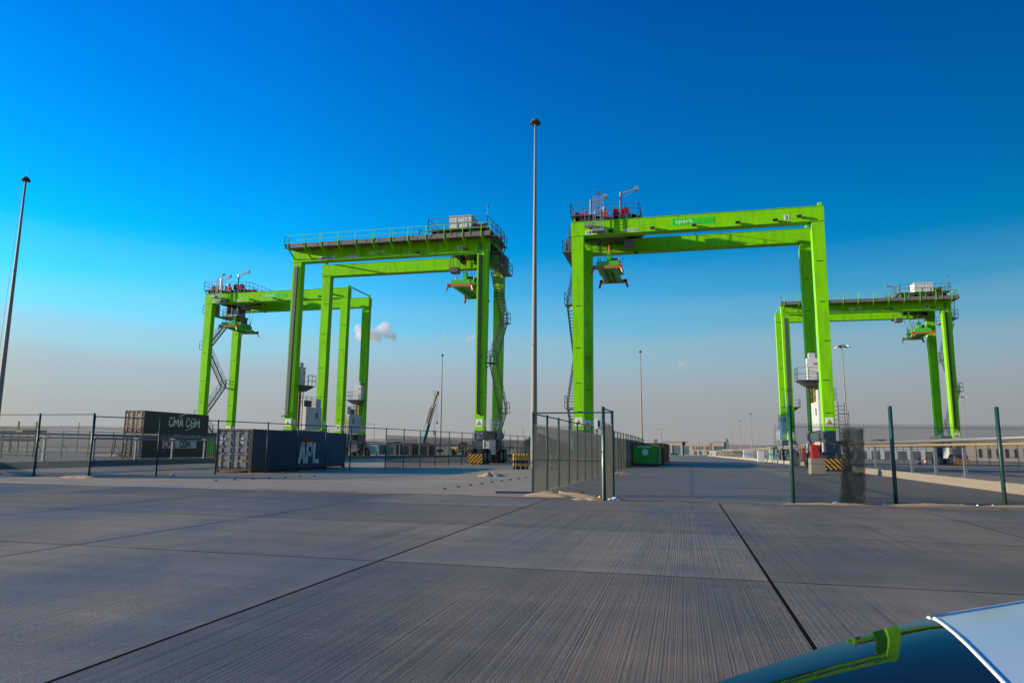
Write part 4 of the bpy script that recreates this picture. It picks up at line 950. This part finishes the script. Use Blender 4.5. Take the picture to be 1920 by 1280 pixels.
def cone(label, x, y):
    t = thing("traffic_cone", label, "traffic cone", (x, y, gz(y)), 0)
    MB().lathe([(.27, .03), (.25, .05), (.16, .45), (.06, .98), (.05, 1.0)], (0, 0, 0), 14).build("cone", ORANGE, t, smooth=True); MB().box((-.3, -.3, 0), (.3, .3, .03)).build("base", BLKP, t)
    MB().lathe([(.20, .32), (.165, .5)], (0, 0, 0), 14).build("band", LETW, t)
cone("orange traffic cone on the pavement left of the farthest crane's right legs", 33.0, 112)
cone("second smaller looking cone behind the orange cone", 36.8, 122)

# ------------------------------------------------------------------ mobile crane, yellow machine, workers
t = thing("mobile_crane", "turquoise mobile crane with raised telescopic boom behind the left fence", "mobile crane", (-59.9, 157, gz(157)), R(-13.85))
TURQ = M("turquoise_crane_paint", (.09, .20, .20), .5, var=.15); TURQB = M("blue_boom_paint", (.015, .08, .13), .5, var=.15)
b = MB(); b.box((-4.5, -1.2, .8), (4.5, 1.2, 1.5)); b.box((-4.9, -1.2, .9), (-3.4, 1.2, 2.6)); b.build("chassis", RUSTF, t)
for x in (-3.6, -2.2, 1.2, 2.7): b = MB(); b.lathe([(.2, -.2), (.6, -.2), (.62, 0), (.6, .2), (.2, .2)], (x, -1.15, .62), 16, 'Y').build("wheel", BLACK, t); 
b = MB(); b.box((-2.2, -1.1, 1.5), (1.6, 1.1, 2.7)); b.box((-.9, -1.3, 1.6), (.6, -.4, 3.1)); b.build("turret", TURQ, t); MB().box((-.85, -1.31, 2.2), (.5, -1.3, 3.0)).build("cab_window", GLASS, t)
b = MB(); A = Vector((-.9, 0, 2.6)); B = Vector((2.9, 0, 14.6)); d = B-A
b.beam(A, A+d*.42, .85, .95, (0, 1, 0)); b.mat(1).beam(A+d*.42, A+d*.72, .68, .75, (0, 1, 0)); b.mat(2).beam(A+d*.72, B, .5, .55, (0, 1, 0)); b.box((2.4, -.4, 14.2), (3.4, .4, 15.2))
b.build("boom", [TURQ, RUSTF, DKGALV], t)
b = MB(); b.beam(A+Vector((.75, -.1, .1)), A+d*.80+Vector((.6, -.1, 0)), .35, .28, (0, 1, 0)); b.build("lattice_jib", TURQB, t)
b = MB(); 
for k in range(12): P = A+d*(.06+.058*k); b.beam(P+Vector((-.65, -.5, .1)), P+Vector((-.25, -.5, .65 if k % 2 else .2)), .07)
b.beam(A+Vector((-.65, -.5, .3)), A+d*.7+Vector((-.55, -.5, .3)), .1); b.build("side_truss", GALV, t)
MB().tube((3.2, 0, 14.4), (2.6, 0, 5.9), .03, n=5).build("hoist_rope", BLKP, t); MB().tube((3.35, 0, 14.4), (3.3, 0, 8.0), .03, n=5).build("hoist_rope", BLKP, t)
b = MB(); b.box((2.35, -.2, 5.0), (2.85, .2, 5.9)); b.beam((2.6, 0, 5.0), (2.6, 0, 4.5), .12); b.box((3.15, -.15, 7.4), (3.45, .15, 8.0)); b.build("hook_block", BLKP, t)
t = thing("wheel_loader", "yellow machine with cab parked behind the left fence right of the mobile crane", "wheel loader", (-52.0, 161, gz(161)), R(-13))
b = MB(); b.box((-2.6, -1, .8), (2.2, 1, 1.7)); b.frustum((-2.6, -1), (-.3, 1), 1.7, (-2.5, -.9), (-.5, .9), 2.2); b.build("body", YEL, t); MB().box((-.3, -.8, 1.7), (1.1, .8, 3.1)).build("cab", GLASS, t); MB().box((-.4, -.9, 3.1), (1.2, .9, 3.25)).build("cab_roof", YEL, t)
for x in (-1.6, 1.5): MB().lathe([(.2, -.25), (.7, -.25), (.75, 0), (.7, .25), (.2, .25)], (x, -1.0, .75), 16, 'Y').build("wheel", BLACK, t)
b = MB(); b.beam((1.6, -.5, 1.5), (3.3, -.5, .6), .25); b.beam((1.6, .5, 1.5), (3.3, .5, .6), .25); b.box((3.2, -1.2, .2), (4.1, 1.2, 1.1)); b.build("bucket_arm", YEL, t)

HIVIS = M("hi_vis_yellow", (.55, .75, .05), .7); NAVY = M("dark_trousers", (.02, .025, .05), .8); SKIN = M("skin", (.35, .2, .13), .6)
def person(label, x, y, rz):
    t = thing("person", label, "person", (x, y, gz(y)), rz)
    V = [(0, 0, .95), (0, .0, 1.2), (0, .0, 1.42), (0, .01, 1.55), (0, -.01, 1.68), (0, 0, 1.76), (.10, 0, .90), (.12, -.02, .5), (.13, .02, .08), (.13, -.12, .04), (-.10, 0, .90), (-.12, .03, .5), (-.13, .05, .08), (-.13, -.09, .04), (.19, 0, 1.42), (.25, -.02, 1.15), (.24, -.14, .92), (.23, -.20, .85), (-.19, 0, 1.42), (-.25, .0, 1.15), (-.26, -.08, .90), (-.26, -.11, .82)]
    E = [(0, 1), (1, 2), (2, 3), (3, 4), (4, 5), (0, 6), (6, 7), (7, 8), (8, 9), (0, 10), (10, 11), (11, 12), (12, 13), (2, 14), (14, 15), (15, 16), (16, 17), (2, 18), (18, 19), (19, 20), (20, 21)]
    rad = [.14, .14, .15, .06, .10, .07, .10, .075, .05, .04, .10, .075, .05, .04, .07, .05, .035, .04, .07, .05, .035, .04]
    me = bpy.data.meshes.new("body"); me.from_pydata(V, E, []); me.materials.append(NAVY)
    o = put(me, "body", t); md = o.modifiers.new("Skin", 'SKIN'); me.skin_vertices.new() if not me.skin_vertices else None
    for i, r_ in enumerate(rad): me.skin_vertices[0].data[i].radius = (r_, r_*.8)
    me.skin_vertices[0].data[0].use_root = True; o.modifiers.new("Subdivision", 'SUBSURF').levels = 1
    b = MB(); b.lathe([(.155, .98), (.175, 1.15), (.19, 1.35), (.14, 1.47)], (0, 0, 0), 12); b.build("hi_vis_vest", HIVIS, t, smooth=True)
    MB().lathe([(.13, 1.70), (.125, 1.76), (.08, 1.83), (.02, 1.85)], (0, -.005, 0), 12).build("helmet", LETW, t, smooth=True)
    MB().sphere((0, -.03, 1.66), .085, 10, 6).build("head", SKIN, t, smooth=True)
person("worker in a yellow vest standing behind the left fence near the yellow machine", -49.0, 148, .4)
person("worker in a yellow vest and white helmet just left of the third crane's right wheels", -43.5, 147, -.3)

# ------------------------------------------------------------------ pipe rack at far left
t = thing("pipe_rack", "low pipe rack with dark beams and a yellow rail at the far left edge", "pipe rack", (-76, 66, 0), R(14))
b = MB(); [b.beam((x, y, 0), (x, y, 3.0), .09) for x in (-6, -4, -2, 0, 2) for y in (0, 1.6)]; b.build("frame_post", DKGALV, t)
MB().box((-8, -.2, 1.75), (2.4, .2, 2.1)).build("lower_beam", RUST, t); MB().box((-8, -.2, 2.75), (-.5, .2, 3.0)).build("upper_beam", GREY, t)
MB().tube((-8, -.3, .28), (2.2, -.3, .28), .12).build("yellow_rail", YEL, t); MB().tube((-8, .5, 2.3), (2.4, .5, 2.3), .10).build("pipe", LGREY, t)
b = MB(); [b.beam((x, 0, 2.9), (x, 0, 4.1), .14) for x in (-7, -4.5, -.2, 1.9)]; b.beam((-7, 0, 3.6), (1.9, 0, 3.2), .1); b.build("yellow_post", YEL, t)
t = thing("pipe_gantry", "long thin pipe line on trestles crossing the sand behind the left fence", "pipe line", (-110, 110, gz(110)), R(14))
b = MB(); [b.beam((x, 0, 0), (x, 0, 3.4), .12) for x in range(-20, 48, 5)]; [b.beam((x, 0, 1.8), (x+1.4, 0, 0), .08) for x in range(-20, 48, 5)]; b.build("trestle", DKGALV, t)
MB().tube((-22, 0, 3.4), (48, 0, 3.4), .12).build("pipe", DKGALV, t); MB().tube((-22, .6, 2.9), (48, .6, 2.9), .1).build("pipe", LGREY, t)

# ------------------------------------------------------------------ office building, canopy, cars, far sheds
bz = gz(430)
t = thing("office_building", "long two storey beige office building at the end of the corridor road", "building", (6.5, 445, bz), R(-13.85))
b = MB(); b.box((-19, 0, 0), (18, 14, 6.0)); b.box((-19, -.4, 5.9), (-7.2, 14, 8.0)); b.box((-5.2, -.3, 5.6), (10.4, 13.8, 7.7)); b.box((12.2, -.5, 5.7), (18.2, 14, 8.0)); b.box((-14.5, -.6, 0), (-13.4, .2, 6.2)); b.box((-8.2, -.6, 0), (-7.0, .2, 6.2)); b.box((11.2, -.5, 0), (12.3, .2, 7.9)); b.build("wall", BEIGE, t)
b = MB(); b.box((-19.3, -.7, 8.0), (-7.0, 14, 8.3)); b.box((12, -.8, 8.0), (18.5, 14, 8.2)); b.build("roof", GREY, t)
WGL = M("teal_window_glass", (.05, .10, .12), .12, var=.3, scale=.6, spec=.7)
for x0, x1, z0, z1 in ((-13.2, -8.4, .4, 5.7), (-6.8, -3.4, .4, 5.5), (1.0, 1.7, 3.6, 5.3), (2.6, 3.6, 3.6, 5.3), (4.4, 5.3, 3.6, 5.3), (-.8, .0, 3.6, 5.3), (7.0, 9.6, 3.6, 5.3), (12.4, 18.0, 3.4, 5.4), (-18.5, -15, .5, 5.6), (3, 4.4, .4, 2.6), (0, 1.4, .4, 2.6), (7.2, 8.6, .4, 2.6)):
    w = MB().box((x0, -.08, z0), (x1, .0, z1)).build("window", WGL, t)
    k = max(1, round((x1-x0)/1.4)); bb = MB(); [bb.box((x0+(x1-x0)*i/k-.05, -.14, z0), (x0+(x1-x0)*i/k+.05, -.09, z1)) for i in range(k+1)]; bb.box((x0, -.14, z0-.1), (x1, -.085, z0)); bb.build("frame", GREY, w)
MB().box((8.6, -.3, 3.2), (11.1, -.02, 7.6)).build("dark_panel", BRNC, t)
t = thing("sign_pylon", "tall dark blade shaped pylon at the right end of the office building", "sign", (25.8, 440, bz), R(-13.85)); MB().frustum((-.9, -.3), (.9, .3), 0, (-.5, -.3), (.7, .3), 10.2).build("panel", GREY, t); MB().box((-1.2, -.6, 0), (1.2, .6, .4)).build("plinth", CONC, t)
t = thing("sign_pylon", "dark leaning blade pylon above the bright green container", "sign", (-12.5, 330, gz(330)), R(-13.85)); MB().frustum((-1.0, -.3), (1.0, .3), 0, (-.5, -.3), (1.0, .3), 7.6).build("panel", GREY, t); MB().box((-1.2, -.6, 0), (1.2, .6, .4)).build("plinth", CONC, t)
t = thing("canopy", "low white roofed canopy with posts beside the office building", "canopy", (27, 408, gz(408)), R(-13.85)); MB().box((-6, 0, 3.3), (8, 6, 3.6)).build("roof", WHITE, t); MB().box((-6, 5.6, 0), (6, 5.9, 3.3)).build("back_wall", BRNC, t)
for x in (-5.8, -1, 3.6, 7.6): MB().box((x-.12, .1, 0), (x+.12, .35, 3.3)).build("post", WHITE, t)
def barrier(label, x, y):
    t = thing("barrier_post", label, "barrier", (x, y, gz(y)), 0, "yellow striped barrier posts far down the road"); MB().box((-.3, -.3, 0), (.3, .3, .7)).build("base", BLKP, t); MB().box((-.3, -.3, .7), (.3, .3, 1.9)).build("band", YEL, t)
for k in range(6): barrier("yellow and black barrier posts in a line at the far gate", 12+2.6*k, 392)
def small_car(label, x, y, col, rz):
    m = M("car_paint_far", col, .3, var=.05); t = thing("parked_car", label, "car", (x, y, gz(y)), rz)
    b = MB(); b.frustum((-2.2, -.88), (2.2, .88), .3, (-2.15, -.85), (2.1, .85), .85); b.build("body", m, t); b = MB(); b.frustum((-1.7, -.8), (1.2, .8), .85, (-1.2, -.65), (.5, .65), 1.4); b.build("cabin", GLASS, t)
    for xx in (-1.4, 1.4):
        for yy in (-.88, .7): MB().lathe([(.1, 0), (.32, 0), (.32, .18), (.1, .18)], (xx, yy, .32), 12, 'Y').build("wheel", BLACK, t)
small_car("dark parked car, left one of two in front of the office building", -10, 405, (.03, .03, .035), R(-10))
small_car("dark parked car, right one of two in front of the office building", -5, 408, (.02, .02, .025), R(-14))
t = thing("warehouse", "low beige warehouse with dark pilasters behind the right fence", "building", (95, 212, gz(212)), R(-20))
b = MB(); b.box((-20, 0, 0), (40, 16, 5.2)); b.build("wall", BEIGE, t); MB().box((-20.4, -.5, 5.2), (40.4, 16.4, 5.6)).build("roof", BEIGE, t)
for k in range(22):
    x = -17+k*2.0; w = MB().box((x, -.12, .9), (x+.75, .0, 3.3)).build("window", BLKP if k % 5 else GLASS, t)
MB().box((10, -.9, 0), (13, -.02, 3.2)).build("door", DKB, t)
t = thing("warehouse", "long low pale shed far behind the right conductor rail", "building", (62, 260, gz(260)), R(-8)); MB().box((-22, 0, 0), (20, 12, 3.6)).build("wall", LGREY, t); MB().box((-22.5, -.5, 3.6), (20.5, 12.5, 3.9)).build("roof", WHITE, t)
for k in range(10): MB().box((-20+4*k, -.1, 0), (-17.4+4*k, 0, 2.8)).build("door", DKGALV, t)

# ------------------------------------------------------------------ the car under the camera
CARB = M("black_gloss_roof", (.006, .008, .011), .07, var=.1, spec=.16); CARP = M("pale_gloss_panel", (.50, .62, .66), .28, var=.02, spec=.5); CART = M("white_trim", (.80, .77, .72), .3, var=.03); CARW = M("dark_car_body", (.02, .022, .026), .25, coat=.7)
for m_, v_ in ((CARB, .02), (CARP, .22)):
    b_ = m_.node_tree.nodes["Principled BSDF"]; [m_.node_tree.links.remove(k) for k in list(b_.inputs["Roughness"].links)]; b_.inputs["Roughness"].default_value = v_
ud = Vector((.757, .653, 0)).normalized(); vd = Vector((ud.y, -ud.x, 0))
t = thing("car", "dark car below the camera with glossy black roof and pale panel in white trim", "car", (.446, 1.496, 0)); t.matrix_world = Matrix(((ud.x, vd.x, 0, .446), (ud.y, vd.y, 0, 1.496), (0, 0, -1, 0), (0, 0, 0, 1))) if False else Matrix.Translation((.446, 1.496, 0)) @ Matrix.Rotation(math.atan2(ud.y, ud.x), 4, 'Z')
# local: +x backwards along the roof, -y towards the viewer's side, roof at z = 1.34
def roof_z(u, v):
    v_ = -v; e_ = max(0.0, .16-v_)/.16 if v_ < .16 else max(0.0, v_-1.08)/.16
    q = max(0, -u); return 1.346-.012*e_*e_-.06*q-.05*q*q-.4*max(0, q-.55)**2-.05*max(0, u-.9)**2
def roof_patch(name, us, fu, mat):
    b = MB(); N, K = 24, 18; pts = []
    for i in range(N+1):
        v = .02-1.28*i/N
        for j in range(K+1):
            a, c = us; lo = a+(fu(v) if a == 0 else 0); hi = c+(fu(v) if c == 0 else 0); u = lo+(hi-lo)*j/K; pts.append((u, v, roof_z(u, v)))
    b.poly(pts, [(i*(K+1)+j, (i+1)*(K+1)+j, (i+1)*(K+1)+j+1, i*(K+1)+j+1) for i in range(N) for j in range(K)])
    return b.build(name, mat, t, smooth=True)
def bow(v):
    q = -v; q = min(q, 1.24-q); return -1.0*max(0, q) if q < .30 else -.30-.12*(q-.30)
roof_patch("black_roof", (-.86, 0), bow, CARB); roof_patch("pale_panel", (0, 1.5), bow, CARP)
def sweep(name, pts, r_, mat, n_=10):
    b = MB(); P = [Vector(p) for p in pts]; ring = []
    for i, p in enumerate(P):
        d = (P[min(i+1, len(P)-1)]-P[max(i-1, 0)]).normalized(); a = d.cross(Vector((0, 0, 1))).normalized(); c = a.cross(d)
        ring += [p+a*r_*math.cos(2*math.pi*k/n_)+c*r_*math.sin(2*math.pi*k/n_) for k in range(n_)]
    b.poly(ring, [(i*n_+k, i*n_+(k+1) % n_, (i+1)*n_+(k+1) % n_, (i+1)*n_+k) for i in range(len(P)-1) for k in range(n_)]+[tuple(range(n_)), tuple(range(len(P)*n_-1, len(P)*n_-n_-1, -1))])
    return b.build(name, mat, t, smooth=True)
sweep("panel_trim", [(bow(-1.24*i/60), -1.24*i/60, roof_z(bow(-1.24*i/60), -1.24*i/60)-.0015) for i in range(61)], .0042, CART)
sweep("edge_trim", [(1.5*i/20, .012, roof_z(1.5*i/20, .0)-.003) for i in range(21)], .0048, CART)
def carloft(name, secs, mat, close=True):
    b = MB(); n_ = len(secs[0]); [b.v.extend(s_) for s_ in secs]
    for i in range(len(secs)-1):
        for j in range(n_): b.f.append((i*n_+j, i*n_+(j+1) % n_, (i+1)*n_+(j+1) % n_, (i+1)*n_+j)); b.m.append(0)
    b.f.append(tuple(range(n_-1, -1, -1))); b.m.append(0); b.f.append(tuple((len(secs)-1)*n_+j for j in range(n_))); b.m.append(0)
    return b.build(name, mat, t, smooth=False)
def sec(u, y0, y1, z0, z1, r_=.12): return [(u, y0, z0+r_), (u, y0+r_*.5, z0), (u, y1-r_*.5, z0), (u, y1, z0+r_), (u, y1, z1-r_), (u, y1-r_, z1), (u, y0+r_, z1), (u, y0, z1-r_)]
carloft("body", [sec(-2.45, -1.35, .11, .35, .62), sec(-2.3, -1.5, .26, .25, .74), sec(-1.5, -1.54, .30, .22, .84), sec(-.8, -1.55, .31, .2, .88), sec(1.5, -1.55, .31, .2, .9), sec(2.2, -1.5, .26, .25, .88), sec(2.45, -1.36, .12, .4, .75)], CARW)
b = MB(); lo = [(-1.5, .22, .85), (-1.5, -1.46, .85), (2.05, -1.46, .9), (2.05, .22, .9)]; hi = [(-.86, .0, 1.275), (-.86, -1.24, 1.275), (1.5, -1.24, 1.305), (1.5, .0, 1.305)]
b.poly(lo+hi, [(0, 1, 5, 4), (1, 2, 6, 5), (2, 3, 7, 6), (3, 0, 4, 7)]); b.build("windows", GLASS, t)
for x in (-1.75, 1.6):
    for y, s_ in ((.31, -1), (-1.55, 1)):
        w = MB(); w.lathe([(.16, 0), (.33, .0), (.34, .1), (.33, .2), (.16, .2)], (0, 0, 0), 20, 'Y'); w.build("wheel", BLACK, t, (x, y-.16 if s_ < 0 else y-.04, .34))

# ------------------------------------------------------------------ clouds
def cloud(label, P, blobs, dens, size, col=(1, 1, 1)):
    m = bpy.data.materials.new("cloud_vapour"); m.use_nodes = True; n, l = m.node_tree.nodes, m.node_tree.links
    n.remove(n["Principled BSDF"]); out = n["Material Output"]
    pv = n.new("ShaderNodeVolumePrincipled"); pv.inputs["Color"].default_value = (*col, 1); pv.inputs["Anisotropy"].default_value = .25
    l.new(pv.outputs[0], out.inputs["Volume"])
    tc_ = n.new("ShaderNodeTexCoord"); last = None
    nz = n.new("ShaderNodeTexNoise"); nz.inputs["Scale"].default_value = 1/24.0; nz.inputs["Detail"].default_value = 6; nz.inputs["Roughness"].default_value = .6; l.new(tc_.outputs["Object"], nz.inputs["Vector"])
    for c, r_ in blobs:
        d = n.new("ShaderNodeVectorMath"); d.operation = 'DISTANCE'; l.new(tc_.outputs["Object"], d.inputs[0]); d.inputs[1].default_value = c
        q = n.new("ShaderNodeMapRange"); q.clamp = False; q.inputs[1].default_value = 0; q.inputs[2].default_value = r_; q.inputs[3].default_value = 1; q.inputs[4].default_value = 0; l.new(d.outputs["Value"], q.inputs[0])
        if last is None: last = q.outputs[0]
        else:
            x = n.new("ShaderNodeMath"); x.operation = 'MAXIMUM'; l.new(last, x.inputs[0]); l.new(q.outputs[0], x.inputs[1]); last = x.outputs[0]
    a = n.new("ShaderNodeMath"); a.operation = 'MULTIPLY_ADD'; l.new(nz.outputs["Fac"], a.inputs[0]); a.inputs[1].default_value = 1.5; a.inputs[2].default_value = -.98
    s_ = n.new("ShaderNodeMath"); s_.operation = 'ADD'; l.new(last, s_.inputs[0]); l.new(a.outputs[0], s_.inputs[1])
    r2 = n.new("ShaderNodeMapRange"); r2.inputs[1].default_value = 0; r2.inputs[2].default_value = .5; r2.inputs[3].default_value = 0; r2.inputs[4].default_value = dens; l.new(s_.outputs[0], r2.inputs[0]); l.new(r2.outputs[0], pv.inputs["Density"])
    b = MB(); b.sphere((0, 0, 0), 1, 20, 12); b.v = [(x*size[0], y*size[1], z*size[2]) for x, y, z in b.v]
    o = b.build("cloud", m, loc=P, rot=(0, 0, YAW), smooth=True); tag(o, label, "cloud", "small clouds low over the horizon")
k_ = 1.95
cloud("white puffy cumulus cloud behind the right legs of the far left crane", (-1078, 2287, 413),
      [((dx*k_*.92, 0, -dy*k_*.92), r_*k_*.9) for dx, dy, r_ in ((20, -12, 16), (13, -4, 16), (24, 2, 18), (-8, 6, 20), (-34, -4, 14), (-28, 6, 18), (5, 10, 20), (36, 10, 14))], .06, (140, 70, 75), (1, .95, .90))
cloud("small faint pinkish cloud beside the right leg of the crane numbered 3", (-741, 2362, 386), [((0, 0, 0), 24), ((14, 0, 10), 18)], .02, (60, 40, 45), (1, .92, .86))
cloud("tiniest faint cloud between the cumulus and the third crane", (-834, 2337, 393), [((0, 0, 0), 14), ((2, 0, 12), 10)], .02, (40, 30, 40), (1, .92, .86))
cloud("small faint pinkish cloud low in the sky right of the corridor fence", (0, 2560, 304), [((0, 0, 0), 26), ((16, 0, -4), 20)], .016, (70, 40, 45), (1, .9, .84))
S.cycles.volume_step_rate = 1.0
S.cycles.volume_bounces = 8
